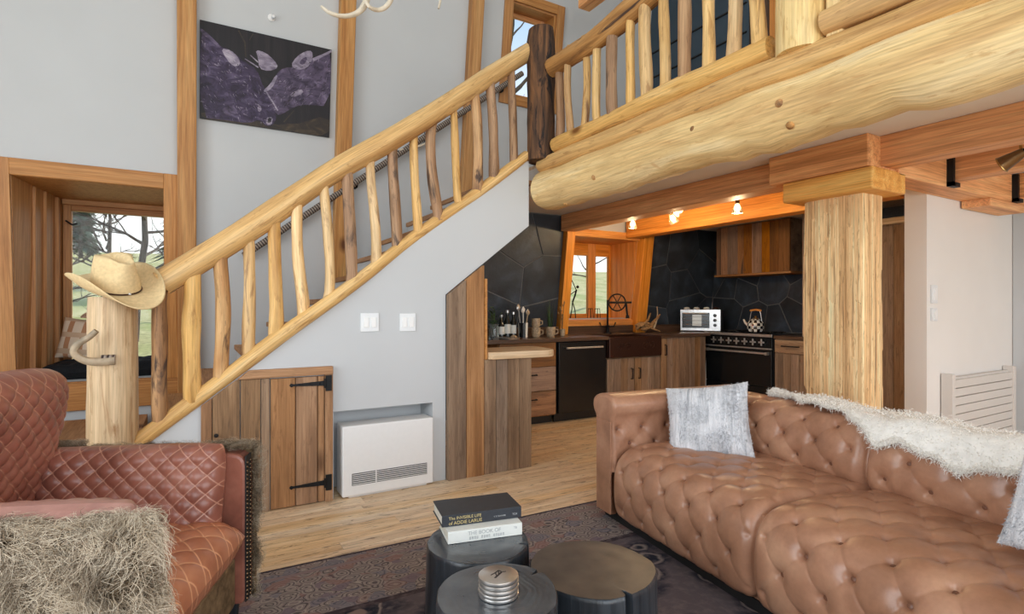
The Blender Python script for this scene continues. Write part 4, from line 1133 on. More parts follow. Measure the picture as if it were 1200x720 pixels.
def tufted(prof, y0, y1, nu, nv, du, ds, mask=None, A=.016, B=.022, edge=.035, off=0.0, axis='y', soff=0.0, flip=False, rb=.02):
    """a padded bolster: prof = (x,z) outline swept along local y (or (y,z) along x)"""
    P, s = resample(chaikin(prof, 3), nv)
    T = np.gradient(P, axis=0); T /= np.linalg.norm(T, axis=1)[:, None] + 1e-9
    Nn = np.stack([-T[:, 1], T[:, 0]], 1)
    u = np.linspace(y0, y1, nu)
    UU, SS = np.meshgrid(u, s, indexing='ij')
    h = tuft(UU + off, SS + soff, du, ds, A, B, rb)
    if mask is not None: h = h * mask(SS)[...]
    e = np.minimum(UU - min(y0, y1), max(y0, y1) - UU)
    k = np.clip(e / edge, 0, 1); ins = edge * (1 - np.sqrt(np.clip(1 - (1 - k) ** 2, 0, 1)))
    h = h * np.clip(e / (edge * 2), 0, 1) - ins
    X = P[None, :, 0] + Nn[None, :, 0] * h
    Z = P[None, :, 1] + Nn[None, :, 1] * h
    V = np.stack([X, UU, Z], -1) if axis == 'y' else np.stack([UU, X, Z], -1)
    mb = MB(); mb.grid(V, False, flip)
    n0 = len(mb.v) - nu * nv
    mb.f.append(tuple(range(n0, n0 + nv))[::1] if flip else tuple(range(n0, n0 + nv))[::-1])
    e0 = n0 + (nu - 1) * nv
    mb.f.append(tuple(range(e0, e0 + nv))[::-1] if flip else tuple(range(e0, e0 + nv)))
    # where the buttons sit
    btn = []
    for i in range(int(math.floor(min(y0 + off, y1 + off) / (du / 2))) - 1, int(math.ceil(max(y0 + off, y1 + off) / (du / 2))) + 2):
        for j in range(0, int((s[-1] + soff) / ds) + 2):
            if (i + j) % 2: continue
            uu, ss = i * du / 2 - off, j * ds - soff
            if not (min(y0, y1) + edge < uu < max(y0, y1) - edge and 0.02 < ss < s[-1] - .02): continue
            if mask is not None and mask(np.array([ss]))[0] < .6: continue
            q = np.array([np.interp(ss, s, P[:, 0]), np.interp(ss, s, P[:, 1])]); nn = np.array([np.interp(ss, s, Nn[:, 0]), np.interp(ss, s, Nn[:, 1])])
            q = q + nn * (-B * .80)
            btn.append(((q[0], uu, q[1]), (nn[0], 0, nn[1])) if axis == 'y' else ((uu, q[0], q[1]), (0, nn[0], nn[1])))
    return mb, btn
def buttons(btn, r=.0115):
    mb = MB()
    for c, n_ in btn:
        rq = Vector(n_).to_track_quat('Z', 'Y')
        ax = tuple(rq @ v for v in (Vector((1, 0, 0)), Vector((0, 1, 0)), Vector((0, 0, 1))))
        mb.lathe([(r, 0), (r * .8, r * .45), (0, r * .6)], c, 8, ax)
    return mb
def strands(P, N, L, w, curl, droop, levels=4, seed=1, spread=.6, tang=None, lock=None):
    """hair ribbons on points P with normals N (numpy)"""
    g = np.random.default_rng(seed); n = len(P)
    L = L * g.uniform(.6, 1.25, n)
    d = N + g.normal(0, spread, (n, 3)); 
    if tang is not None: d = d + tang
    d /= np.linalg.norm(d, axis=1)[:, None]
    side = np.cross(d, g.normal(0, 1, (n, 3))); side /= np.linalg.norm(side, axis=1)[:, None] + 1e-9
    ph = g.uniform(0, 6.28, n); fr = g.uniform(4, 9, n) if levels > 5 else g.uniform(3, 6, n)
    if lock is not None:              # neighbouring hairs share one curl
        key = np.floor(P / lock + g.normal(0, .12, P.shape)).astype(int)
        hs = (key[:, 0] * 73856093 ^ key[:, 1] * 19349663 ^ key[:, 2] * 83492791) & 0xffff
        ph = hs / 65535 * 6.28 * 7 % 6.28 + g.normal(0, .35, n); fr = 5 + 5 * ((hs * 31 % 997) / 997) + g.normal(0, .4, n)
        rf = np.stack([np.cos(hs * 1.7), np.sin(hs * 2.3), np.cos(hs * .9)], 1)
        side = np.cross(d, rf); side /= np.linalg.norm(side, axis=1)[:, None] + 1e-9
    s2 = np.cross(d, side)
    rv = g.uniform(0, 1, n)
    V, Tc = [], []
    for k in range(levels + 1):
        t_ = k / levels
        c = P + d * (L * t_)[:, None] + np.array([0, 0, -1.0]) * (droop * L * t_ * t_)[:, None]
        c = c + side * (curl * t_ * np.sin(ph + fr * t_))[:, None] + s2 * (curl * t_ * np.cos(ph + fr * t_))[:, None]
        ww = w * (1 - .8 * t_)
        wd = np.cross(d, np.stack([np.cos(ph), np.sin(ph), np.cos(ph * 2)], 1)); wd /= np.linalg.norm(wd, axis=1)[:, None] + 1e-9
        V += [c - wd * ww, c + wd * ww]
        tt = np.stack([rv, ph, np.full(n, t_)], 1); Tc += [tt, tt]
    V = np.stack(V, 1); Tc = np.stack(Tc, 1)          # n, 2(levels+1), 3
    m = 2 * (levels + 1)
    base = (np.arange(n) * m)[:, None]
    F = []
    for k in range(levels):
        q = np.array([2 * k, 2 * k + 1, 2 * k + 3, 2 * k + 2])
        F.append(base + q)
    mb = MB()
    mb.v = V.reshape(-1, 3).tolist(); mb.t = Tc.reshape(-1, 3).tolist(); mb.f = np.concatenate(F).tolist()
    return mb
def pillow(w, h, th, n=48, sq=4.0, pinch=.05, quilt=None, qa=.006, wrinkle=.0, mat4=None, seed=0, belly=1.0, rc=0.0):
    g = np.linspace(-1, 1, n)
    g = np.sign(g) * np.abs(g) ** .9
    A, B = np.meshgrid(g, g, indexing='ij')
    ex = w / 2 * A * (1 - pinch * (1 - B ** 2)); ez = h / 2 * B * (1 - pinch * (1 - A ** 2))
    if rc:
        cf = 1 - rc * (np.abs(A) * np.abs(B)) ** 5
        ex, ez = ex * cf, ez * cf
    t_ = (np.clip(1 - np.abs(A) ** sq, 0, 1) * np.clip(1 - np.abs(B) ** sq, 0, 1)) ** .5 * th / 2 * belly
    mb = MB()
    for sgn in (-1, 1):
        d = t_.copy()
        if quilt:
            d = d + tuft(ex + .5, ez + .5, quilt, quilt * .5, qa, qa * .3, quilt * .12, .45) * np.clip((1 - np.abs(A)) * 12, 0, 1) * np.clip((1 - np.abs(B)) * 12, 0, 1)
        if wrinkle:
            for i in range(n):
                for j in range(n):
                    d[i, j] += wrinkle * noise.noise(Vector((ex[i, j] * 9 + seed, ez[i, j] * 9, sgn))) * min(1, (1 - abs(A[i, j])) * 6) * min(1, (1 - abs(B[i, j])) * 6)
        V = np.stack([ex, sgn * d, ez], -1)
        tc = V.copy()
        if mat4 is not None:
            V = np.array([tuple(mat4 @ Vector(p)) for p in V.reshape(-1, 3)]).reshape(n, n, 3)
        mb.grid(V, False, sgn > 0, tc)
    return mb
def mtx(loc, rx=0, ry=0, rz=0):
    return Matrix.Translation(loc) @ Matrix.Rotation(rz, 4, 'Z') @ Matrix.Rotation(ry, 4, 'Y') @ Matrix.Rotation(rx, 4, 'X')
# ================================================================== rug
rg0 = MB()
rx0, rx1, ry0, ry1 = -1.55, 2.95, -0.6, 2.80
nx, ny = 40, 32
gx, gy = np.linspace(rx0, rx1, nx), np.linspace(ry0, ry1, ny)
Gx, Gy = np.meshgrid(gx, gy, indexing='ij')
Gy2 = Gy - 0.02 * (Gx - .8)
Vt = np.stack([Gx, Gy2, np.full_like(Gx, .010)], -1)
ed = np.minimum(np.minimum(Gx - rx0, rx1 - Gx), np.minimum(Gy - ry0, ry1 - Gy))
tcv = np.stack([Gx, Gy, ed], -1)
rg0.grid(Vt, False, False, tcv)
ring = [(0, j) for j in range(ny)] + [(i, ny - 1) for i in range(1, nx)] + [(nx - 1, j) for j in range(ny - 2, -1, -1)] + [(i, 0) for i in range(nx - 2, 0, -1)]
n0 = len(rg0.v)
rg0.v += [(Vt[i, j, 0], Vt[i, j, 1], .0008) for i, j in ring]; rg0.t += [(Vt[i, j, 0], Vt[i, j, 1], 0.0) for i, j in ring]
for k in range(len(ring)):
    a, b = ring[k], ring[(k + 1) % len(ring)]; k2 = (k + 1) % len(ring)
    rg0.f.append((a[0] * ny + a[1], b[0] * ny + b[1], n0 + k2, n0 + k))
o = rg0.build('rug', 'rug'); tag(o, 'worn dark purple Persian rug with a floral border on the board floor', 'rug')
# ================================================================== chesterfield sofa
TH = math.radians(-8.0)
SO = (2.105, 2.60, 0.010)
so = thing('sofa', 'tan leather chesterfield sofa with deep button tufting and a rolled arm', 'sofa', SO, TH)
seat_prof = [(.05, .055), (.0, .07), (-.02, .16), (-.022, .26), (-.005, .36), (.05, .425), (.13, .45), (.26, .458), (.48, .452), (.74, .435)]
LA, LB, LC = -.20, -1.20, -2.30
allb = []
for (a, b, o_, so_) in ((LA, LB, 0.02, 0.03), (LB - .004, LC, 0.10, 0.01)):
    mb, bt = tufted(seat_prof, b, a, 230, 210, .178, .112, None,  .0105, .034, .05, o_, 'y', so_, rb=.022)
    mb.build('seat', 'leather_tan', so, smooth=True, sharp=0)
    allb += bt
back_prof = [(.70, .40), (.665, .46), (.665, .54), (.69, .63), (.735, .70), (.80, .725), (.88, .725), (.95, .70), (.985, .60), (.99, .35)]
bm = lambda s: np.clip((s - .03) / .05, 0, 1) * np.clip((.50 - s) / .06, 0, 1)
for (a, b, o_) in ((LA + .02, LB + .02, 0.0), (LB + .016, LC, 0.07)):
    mb, bt = tufted(back_prof, b, a, 200, 140, .185, .098, bm, .0105, .032, .05, o_, 'y', 0.0, rb=.022)
    mb.build('back_cushion', 'leather_tan', so, smooth=True, sharp=0)
    allb += bt
MB().bx(.72, .985, LC, LA, .04, .50).bx(.06, .72, LC + .01, LA - .01, .04, .40).build('frame', 'leather_tan', so)
MB().bx(.05, .96, LC + .03, -.03, 0.0, .045).build('plinth', 'rubber', so)
arm_prof = [(-.205, .30), (-.19, .44), (-.180, .56), (-.182, .60), (-.203, .64), (-.205, .69), (-.17, .725), (-.10, .735), (-.03, .728), (.028, .70), (.04, .655), (.025, .615), (.0, .59), (0, .5), (0, .04)]
am = lambda s: np.clip((s - .03) / .12, 0, 1) * np.clip((.33 - s) / .10, 0, 1)
mb, bt = tufted(arm_prof, .0, .99, 190, 150, .17, .09, am, .006, .034, .02, 0.04, 'x', 0.03, True, .024)
mb.v = mb.v
mb.build('arm', 'leather_tan', so, smooth=True, sharp=50)
allb += bt
MB().bx(.012, .98, -.145, -.01, .04, .60).build('arm_core', 'leather_tan', so)
rp = round_poly([(-.175, .05), (-.02, .05), (-.02, .58), (-.175, .58)], (.01,) * 4, 3)
MB().prism([(.004, p.x, p.y) for p in rp], (-.010, 0, 0)).build('arm_panel', 'leather_tan', so, bevel=.004)
# opposite arm, out of the picture
arm2 = [(-y_ + LC - .20, z_) for y_, z_ in arm_prof]
mb, bt = tufted([(y_, z_) for y_, z_ in arm2], .0, .99, 60, 60, .15, .075, am, .016, .02, .02, 0.0, 'x', 0.0, False)
mb.build('arm', 'leather_tan', so, smooth=True, sharp=50)
stuff(buttons(allb).build('button', 'leather_button', so, smooth=True))
SM = Matrix.Translation(SO) @ Matrix.Rotation(TH, 4, 'Z')
def sofa_pt(x, y, z): return SM @ Vector((x, y, z))
# ---- white sheepskin over the sofa back
tp = [(.640, .50), (.650, .57), (.677, .662), (.725, .728), (.81, .752), (.89, .747), (.965, .722), (1.015, .64), (1.02, .50)]
P, s = resample(chaikin(tp, 3), 46)
ny = 120
yy = np.linspace(-.52, -2.30, ny)
V = np.zeros((ny, 46, 3))
for i, y_ in enumerate(yy):
    t_ = i / (ny - 1)
    if y_ > -.60: f = .44
    elif y_ > -1.14: f = .42 - .10 * (-.60 - y_) / .54
    elif y_ > -1.24: f = .32 - .12 * (-1.14 - y_) / .10
    else: f = .20
    f += .02 * math.sin(y_ * 17) + .012 * math.sin(y_ * 41)
    wide = min(1.0, (.15 + (-.52 - y_) * 3.0))
    f1 = .60 + .40 * wide
    if y_ > -.80: f = .5 - (.5 - f) * wide
    ss = np.linspace(f, f1, 46) * s[-1]
    for j in range(46):
        V[i, j] = (np.interp(ss[j], s, P[:, 0]), y_, np.interp(ss[j], s, P[:, 1]))
    V[i, :, 2] += .010 * np.sin(np.arange(46) * .3 + y_ * 5) + .008 * math.sin(y_ * 13)
Nn = np.cross(np.gradient(V, axis=1), np.gradient(V, axis=0)); Nn /= np.linalg.norm(Nn, axis=2)[..., None] + 1e-9
if Nn[60, 20, 2] < 0: Nn = -Nn
Vo = V + Nn * .012
mb = MB(); mb.grid(Vo, False, False); mb.grid(V + Nn * .004, False, True)
def to_world(mb): mb.v = [tuple(SM @ Vector(p)) for p in mb.v]; return mb
pw0 = sofa_pt(.85, -1.3, .75)
tr_ = thing('sheepskin_throw', 'cream white sheepskin throw draped over the sofa back', 'throw', pw0)
to_world(mb).build('skin', 'fleece', tr_, world=True, smooth=True, sharp=0)
g = np.random.default_rng(3)
ii = g.integers(0, ny, 26000); jj = g.integers(0, 46, 26000)
# extra hair along the rim
ii[:5000] = g.choice([0, 1, ny - 1], 5000); jj[5000:10000] = g.choice([0, 1], 5000)
B0 = Vo[ii, jj] + g.normal(0, .006, (26000, 3)); mb = strands(B0, Nn[ii, jj], .015, .0016, .005, .5, 3, 5, .7)
stuff(to_world(mb).build('fur', 'fur_white', tr_, world=True))
# ---- plush pillows on the sofa
def cushion(lab, loc, rx, ry, rz, w, h, th, seed):
    c = thing('throw_pillow', lab, 'pillow', loc)
    m4 = mtx((0, 0, 0), rx, ry, rz)
    pillow(w, h, th, 60, 2.6, .07, None, 0, .012, m4, seed).build('cover', 'plush', c, smooth=True, sharp=0)
    g = np.random.default_rng(seed); n = 9000
    A = g.uniform(-1, 1, n); B = g.uniform(-1, 1, n)
    sg = np.where(g.random(n) < .75, -1, 1)
    t_ = (np.clip(1 - np.abs(A) ** 2.6, 0, 1) * np.clip(1 - np.abs(B) ** 2.6, 0, 1)) ** .5 * th / 2
    pts = np.stack([w / 2 * A * (1 - .07 * (1 - B ** 2)), sg * t_, h / 2 * B * (1 - .07 * (1 - A ** 2))], 1)
    nn = np.stack([A * .5, sg * 1.0, B * .5 - .5], 1)
    mb = strands(pts, nn, .012, .0012, .004, .4, 2, seed, .6)
    # keep the grey streaks of the pile
    k = np.array([noise.noise(Vector((p[0] * 34, p[2] * 4, seed))) for p in pts])
    tt = np.array(mb.t).reshape(n, -1, 3); tt[:, :, 0] = np.clip(.52 - k[:, None] * 1.1, 0, 1); mb.t = tt.reshape(-1, 3).tolist()
    mb.v = [tuple(m4 @ Vector(p)) for p in mb.v]
    stuff(mb.build('pile', 'fur_grey', c))
    return c
cushion('pale grey plush pillow leaning in the corner of the sofa beside the rolled arm', sofa_pt(.46, -.44, .60), math.radians(-22), math.radians(-9), TH + math.radians(-54), .46, .42, .15, 4)
cushion('pale grey plush pillow at the sheepskin end of the sofa seat', sofa_pt(.47, -2.07, .68), math.radians(-20), math.radians(4), TH + math.radians(-84), .46, .44, .15, 9)
# ================================================================== quilted armchair with shaggy hide
CF = math.radians(-21.7)
CO = (-0.31, 2.17, 0.010)
ch = thing('armchair', 'quilted oxblood leather armchair with shaggy hide on the outer arms', 'armchair', CO, CF)
for s_ in (1, -1):
    o0, o1 = s_ * .335, s_ * .425
    ap = round_poly([(-.42, .10), (.40, .10), (.40, .675), (-.42, .72)], (.03, .03, .05, .05), 4)
    MB().prism([(p.x, o0, p.y) for p in ap], (0, o1 - o0, 0)).build('arm', 'leather_oxblood', ch, bevel=.012)
    # quilted inner pad
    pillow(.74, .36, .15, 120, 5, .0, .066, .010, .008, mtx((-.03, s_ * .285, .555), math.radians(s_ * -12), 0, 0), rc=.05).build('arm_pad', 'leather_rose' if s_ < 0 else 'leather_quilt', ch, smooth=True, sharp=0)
    # nail heads along the front edge
    MB().bx(.398, .4025, s_ * .365 - .03, s_ * .365 + .03, .11, .668).build('braid', 'rubber', ch)
    nb_ = MB()
    for k in range(34):
        for yk in (.345, .385):
            nb_.lathe([(.0065, 0), (.005, .004), (0, .0055)], (.4026, s_ * yk, .12 + k * .0158), 8, (Vector((0, 1, 0)), Vector((0, 0, 1)), Vector((1, 0, 0))))
    stuff(nb_.build('nail_head', 'nail', ch, smooth=True))
    # hide: backing and hair
    yo = s_ * .425
    MB().bx(-.43, .41, min(yo, yo + s_ * .012), max(yo, yo + s_ * .012), .10, .68).build('hide_backing', 'hide', ch)
    n = 34000 if s_ < 0 else 14000
    g = np.random.default_rng(20 + s_)
    pts = np.stack([g.uniform(-.43, .41, n), np.full(n, yo + s_ * .010), g.uniform(.10, .70, n)], 1)
    nn = np.tile(np.array([0.0, s_ * 1.0, 0.0]), (n, 1))
    # hair over the top edge and the front edge
    m_ = n // 5
    pts[:m_, 2] = .69 + (pts[:m_, 0] < -.2) * .02; pts[:m_, 1] = s_ * g.uniform(.36, .43, m_); nn[:m_] = (0, s_ * .5, .8)
    pts[m_:m_ + n // 14, 0] = .405; pts[m_:m_ + n // 14, 1] = s_ * g.uniform(.40, .43, n // 14); nn[m_:m_ + n // 14] = (.5, s_ * .9, 0)
    # locks: strands lean together
    lean = np.array([[noise.noise(Vector((p[0] * 13, p[2] * 13, 1.3))), 0, noise.noise(Vector((p[0] * 13, p[2] * 13, 7.7)))] for p in pts]) * 1.5
    mb = strands(pts, nn, .066 if s_ < 0 else .040, .0013, .026, .45, 8, 30 + s_, .22, lean, .022)
    k = np.array([noise.noise(Vector((p[0] * 10, p[2] * 10, 3.0))) for p in pts])
    tt = np.array(mb.t).reshape(n, -1, 3); tt[:, :, 0] = np.clip(tt[:, :, 0] * .5 + .35 + k[:, None] * .5, 0, 1); mb.t = tt.reshape(-1, 3).tolist()
    stuff(mb.build('fur', 'fur_shaggy', ch))
# back
pillow(.70, .66, .20, 150, 5, .0, .066, .010, .006, mtx((-.315, 0, .71), math.radians(0), 0, math.radians(90)) @ Matrix.Rotation(math.radians(14), 4, 'X'), rc=.09).build('back_cushion', 'leather_quilt', ch, smooth=True, sharp=0)
bp_ = [(-.52, .10), (-.38, .10), (-.42, .45), (-.52, 1.0), (-.60, 1.0)]
MB().prism([(x, -.40, z) for x, z in bp_], (0, .80, 0)).build('back_shell', 'leather_oxblood', ch, bevel=.02)
# seat
pillow(.74, .60, .20, 140, 6, .0, .10, .009, .004, mtx((.04, 0, .375), math.radians(90), 0, 0)).build('seat_cushion', 'leather_seat', ch, smooth=True, sharp=0)
MB().bx(-.40, .37, -.33, .33, .10, .30).build('seat_base', 'hide', ch, bevel=.02)
for sx2 in (-.36, .34):
    for sy2 in (-.36, .36):
        MB().lathe([(.022, 0), (.03, .10)], (sx2, sy2, 0), 12).build('leg', 'charred', ch, smooth=True)
# ================================================================== charred log tables
def stump(lab, px_, py_, dia, z, seed, crack, top):
    p = at_z(px_, py_, z)
    s_ = thing('log_table', lab, 'table', (p.x, p.y, .010))
    z -= .010
    n = 180; R0 = []
    for k in range(n):
        a = 2 * PI * k / n
        r = dia / 2 * (1 + .05 * noise.noise(Vector((math.cos(a) * 1.2 + seed, math.sin(a) * 1.2, 0))) + .015 * noise.noise(Vector((math.cos(a) * 4 + seed, math.sin(a) * 4, 3))))
        R0.append(r)
    def notch(k, wd=1.6):
        a = 2 * PI * k / n; d = abs((a - crack + PI) % (2 * PI) - PI) / (2 * PI / n)
        return max(0.0, 1 - d / wd)
    zs = [0, .03, .15, .3 * z / .4, z - .014, z - .004, z]
    sc2 = [1.05, 1.04, 1.02, 1.005, 1.0, .992, .975]
    V = np.zeros((n + 1, len(zs), 3))
    for k in range(n + 1):
        kk = k % n; a = 2 * PI * kk / n
        for j, (zz, q) in enumerate(zip(zs, sc2)):
            r = R0[kk] * q * (1 + .012 * noise.noise(Vector((math.cos(a) * 3, math.sin(a) * 3 + seed, zz * 5)))) - notch(kk) * .045
            V[k, j] = (math.cos(a) * r, math.sin(a) * r, zz)
    mb = MB(); mb.grid(V, False, False); mb.build('trunk', 'charred', s_, smooth=True, sharp=35)
    V = np.zeros((n + 1, 10, 3))
    for k in range(n + 1):
        kk = k % n; a = 2 * PI * kk / n
        for j in range(10):
            q = j / 9
            r = R0[kk] * .976 * q - notch(kk, 1.5) * max(0, (q - .55) / .45) * .045
            V[k, j] = (math.cos(a) * r, math.sin(a) * r, z + .0005 * math.sin(q * 40))
    mb = MB(); mb.grid(V, False, False); mb.build('top', top, s_, smooth=True, sharp=0)
    return s_, p
t = NT('charred_top_sheen'); v = t.coord('obj', False)
sp = t.node('ShaderNodeVectorMath', operation='LENGTH'); sc3 = t.scaled(v, (1, 1, 0)); t.link(sc3, sp.inputs[0])
nz2 = t.noise(v, 5, 3)
ad = t.node('ShaderNodeMath', operation='MULTIPLY_ADD'); t.link(nz2, ad.inputs[0]); ad.inputs[1].default_value = .12; t.link(sp.outputs['Value'], ad.inputs[2])
wv = t.node('ShaderNodeMath', operation='MULTIPLY'); wv.inputs[1].default_value = 330; t.link(ad.outputs[0], wv.inputs[0])
sn = t.node('ShaderNodeMath', operation='SINE'); t.link(wv.outputs[0], sn.inputs[0])
c = t.ramp(t.noise(v, 9, 4), [(.3, lin(56, 60, 66)), (.7, lin(84, 87, 91))])  # lighter blue-grey puts part of the window reflection into the colour
t.color(c); t.set(.2, 0, .8); t.bump(sn.outputs[0], .05, .002)
t = NT('charred_top_brown'); v = t.coord('obj', False)
t.color(t.ramp(t.noise(v, 8, 4), [(.3, lin(58, 53, 50)), (.7, lin(92, 82, 74))])); t.set(.36, 0, .5); t.bump(t.noise(v, 30, 3), .08, .003)
_, tb1 = stump('black charred log table with two books on it', 560, 634, .372, .40, 1.0, 5.6, 'charred_top_sheen')
_, tb2 = stump('black charred log table with a stack of round coasters on it', 583, 694, .352, .44, 5.0, .25, 'charred_top_sheen')
_, tb3 = stump('bare black charred log table with a split top beside the sofa', 693, 664, .418, .385, 9.0, 4.62, 'charred_top_brown')
# ---- books
def text_mesh(txt, size, mat, name, parent, m4, extrude=.0004):
    cu = bpy.data.curves.new('lettering', 'FONT'); cu.body = txt; cu.size = size; cu.extrude = extrude; cu.align_x = 'LEFT'
    ob = bpy.data.objects.new('lettering', cu); COL.objects.link(ob)
    dg = bpy.context.evaluated_depsgraph_get()
    me = bpy.data.meshes.new_from_object(ob.evaluated_get(dg))
    bpy.data.objects.remove(ob)
    me.transform(m4)
    at = me.attributes.new('tc', 'FLOAT_VECTOR', 'POINT')
    me.materials.clear(); me.materials.append(M[mat])
    o = bpy.data.objects.new(name, me); COL.objects.link(o); o.parent = parent
    return o
def book(lab, cx, cy, z, rot, w, d, h, mat, inset, lines):
    b = thing('book', lab, 'book', (cx, cy, z), rot)
    cv = MB(); cv.bx(-w / 2, w / 2, 0, d, 0, .004); cv.bx(-w / 2, w / 2, 0, d, h - .004, h); cv.bx(-w / 2, w / 2, 0, .004, .004, h - .004)
    cv.build('cover', mat, b, bevel=.0015)
    MB().bx(-w / 2 + .004, w / 2 - .004, .004, d - .004, .004, h - .004).build('pages', 'paper', b)
    for (tx, sz, x, zz, mt) in lines:
        text_mesh(tx, sz, mt, 'lettering', b, Matrix.Translation((x, -.0006, zz)) @ Matrix.Rotation(PI / 2, 4, 'X'))
    return b
zt1 = .40
a1, a2 = at_z(525, 639, zt1), at_z(612, 627, zt1)
bw = (a2 - a1).length; rot = math.atan2(a2.y - a1.y, a2.x - a1.x); mid = (a1 + a2) / 2
book('white hardback book lying under a dark one on the log table', mid.x, mid.y, zt1 + .001, rot, bw, .165, .044, 'book_white', 0, [('THE BOOK OF', .019, -bw * .24, .024, 'ink_grey'), ('TB', .011, bw * .38, .026, 'ink_grey')])
bk_ = [o_ for o_ in bpy.data.objects if o_.name.startswith('book') and o_.get('label')][-1]
mk = MB()
for k in range(15):
    if k in (4, 9): continue
    x0 = -bw * .22 + k * bw * .032
    mk.bx(x0, x0 + bw * .006, -.0008, .0, .008, .018); mk.bx(x0 + bw * .013, x0 + bw * .019, -.0008, .0, .008, .018)
    zz = .008 + .0042 * (k % 3); mk.bx(x0, x0 + bw * .019, -.0008, .0, zz, zz + .0016)
mk.build('lettering', 'ink_grey', bk_)
a1, a2 = at_z(518, 619, zt1 + .046), at_z(611, 606.5, zt1 + .046)
bw = (a2 - a1).length; rot = math.atan2(a2.y - a1.y, a2.x - a1.x); mid = (a1 + a2) / 2
book('dark hardback book with gold lettering lying on top of a white one', mid.x, mid.y, zt1 + .046, rot, bw, .170, .042, 'book_black', 0, [('The INVISIBLE LIFE', .0155, -bw * .42, .024, 'ink_gold'), ('of ADDIE LARUE', .0175, -bw * .42, .006, 'ink_gold'), ('V. E. SCHWAB', .0075, bw * .14, .014, 'ink_grey'), ('TOR', .010, bw * .38, .013, 'ink_grey')])
# ---- coasters
cp_ = at_z(584, 697, .44)
for k in range(5):
    c = thing('coaster', ('lowest silver coaster of the stack, resting on the log table', 'second silver coaster from the table top in the stack', 'middle silver coaster of the stack on the log table', 'silver coaster just under the one with the emblem')[k] if k < 4 else 'topmost silver coaster with a dark emblem on the log table', 'coaster', (cp_.x + rnd.uniform(-.002, .002), cp_.y + rnd.uniform(-.002, .002), .4405 + k * .0115), 0, 'stack of silver coasters')
    MB().lathe([(.050, 0), (.056, .0015), (.057, .005), (.056, .0095), (.054, .0105), (0, .0105)], (0, 0, 0), 40).build('disc', 'coaster', c, smooth=True)
    if k == 4:
        e = MB()
        zt_ = .0106
        def eb(x0, y0, x1, y1, w): e.beam((x0, y0, zt_), (x1, y1, zt_), w, .0006)
        for q in ((-.020, -.016, .012, .004, .006), (-.022, .004, -.004, .010, .004), (-.004, .010, .010, .018, .004), (.010, .018, .014, .006, .004), (.012, .004, .026, .002, .003), (-.010, -.008, -.004, .010, .003), (.0, -.002, .010, .018, .003)): eb(*q)
        e.build('emblem', 'ink_black', c)
# ================================================================== cowboy hats
def hat(lab, loc, rot, mat, sc=1.0, band=True):
    h = thing('cowboy_hat', lab, 'hat', loc)
    m4 = Matrix.Rotation(rot[2], 4, 'Z') @ Matrix.Rotation(rot[1], 4, 'Y') @ Matrix.Rotation(rot[0], 4, 'X') @ Matrix.Scale(sc, 4)
    n = 72
    def crown(th, t_):          # t 0 at band .. 1 top centre
        c, s = math.cos(th), math.sin(th)
        if t_ <= .62:
            q = t_ / .62; r = 1 - .16 * q ** 2; z = .150 * q
        else:
            q = (t_ - .62) / .38; r = .84 * (1 - q); z = .150 + .016 * math.sin(q * PI / 2)
        x, y = .106 * c * r, .086 * s * r
        hi = max(0.0, (z - .065) / .10)
        # pinched front and the teardrop crease along the top
        pin = math.exp(-((x - .062) / .045) ** 2) * hi
        y *= 1 - .50 * pin
        cre = math.exp(-(y / .026) ** 2) * min(1, hi) * (1 if t_ > .62 else .15)
        z -= .052 * cre * (1.0 if x > -.06 else .4)
        z -= .022 * hi * max(0, -x / .1) * 0.6
        z += .012 * hi * max(0, x / .1)
        side = math.exp(-((x - .055) / .03) ** 2) * math.exp(-((z - .085) / .03) ** 2)
        y *= 1 - .18 * side
        return x, y, z
    V = np.zeros((n + 1, 30, 3))
    for i in range(n + 1):
        th = 2 * PI * (i % n) / n
        for j in range(30): V[i, j] = crown(th, j / 29)
    W_ = np.array([tuple(m4 @ Vector(p)) for p in V.reshape(-1, 3)]).reshape(V.shape)
    MB().grid(W_, False, False).build('crown', mat, h, smooth=True, sharp=0)
    B = np.zeros((2 * 1, 1))
    V = np.zeros((n + 1, 22, 3))
    def brim(th, q):
        c, s = math.cos(th), math.sin(th)
        a = .104 + (.218 - .104) * q; b = .084 + (.190 - .084) * q
        x, y = a * c, b * s
        z = .085 * (q ** 1.7) * (abs(s) ** 2.2) - .022 * q * max(0, c) ** 2 - .010 * q * max(0, -c) ** 2
        y *= 1 - .20 * q ** 2 * abs(s)
        return x, y, z
    for i in range(n + 1):
        th = 2 * PI * (i % n) / n
        for j in range(11):
            q = j / 10; x, y, z = brim(th, q)
            V[i, j] = (x, y, z + .0028); V[i, 21 - j] = (x, y, z - .0028)
    W_ = np.array([tuple(m4 @ Vector(p)) for p in V.reshape(-1, 3)]).reshape(V.shape)
    MB().grid(W_, False, True).build('brim', mat, h, smooth=True, sharp=0)
    if band:
        pts = [m4 @ Vector((.1075 * math.cos(2 * PI * k / 40), .0875 * math.sin(2 * PI * k / 40), .008)) for k in range(41)]
        MB().tube(pts, .0042, 8, False).build('band', 'copper_dark', h, smooth=True)
        for th in (PI * 1.42, PI * 1.95):
            p = m4 @ Vector((.108 * math.cos(th), .088 * math.sin(th), .010))
            MB().lathe([(0, -.006), (.006, -.004), (.007, 0), (.006, .004), (0, .006)], p, 8).build('concho', 'steel', h, smooth=True)
    return h
hl = at_y(138, 339, RY)
hat('straw-coloured felt cowboy hat perched on the log newel post', (hl.x + .0, RY - .075, hl.z + .004), (math.radians(14), math.radians(19), math.radians(-48)), 'felt', 1.2)
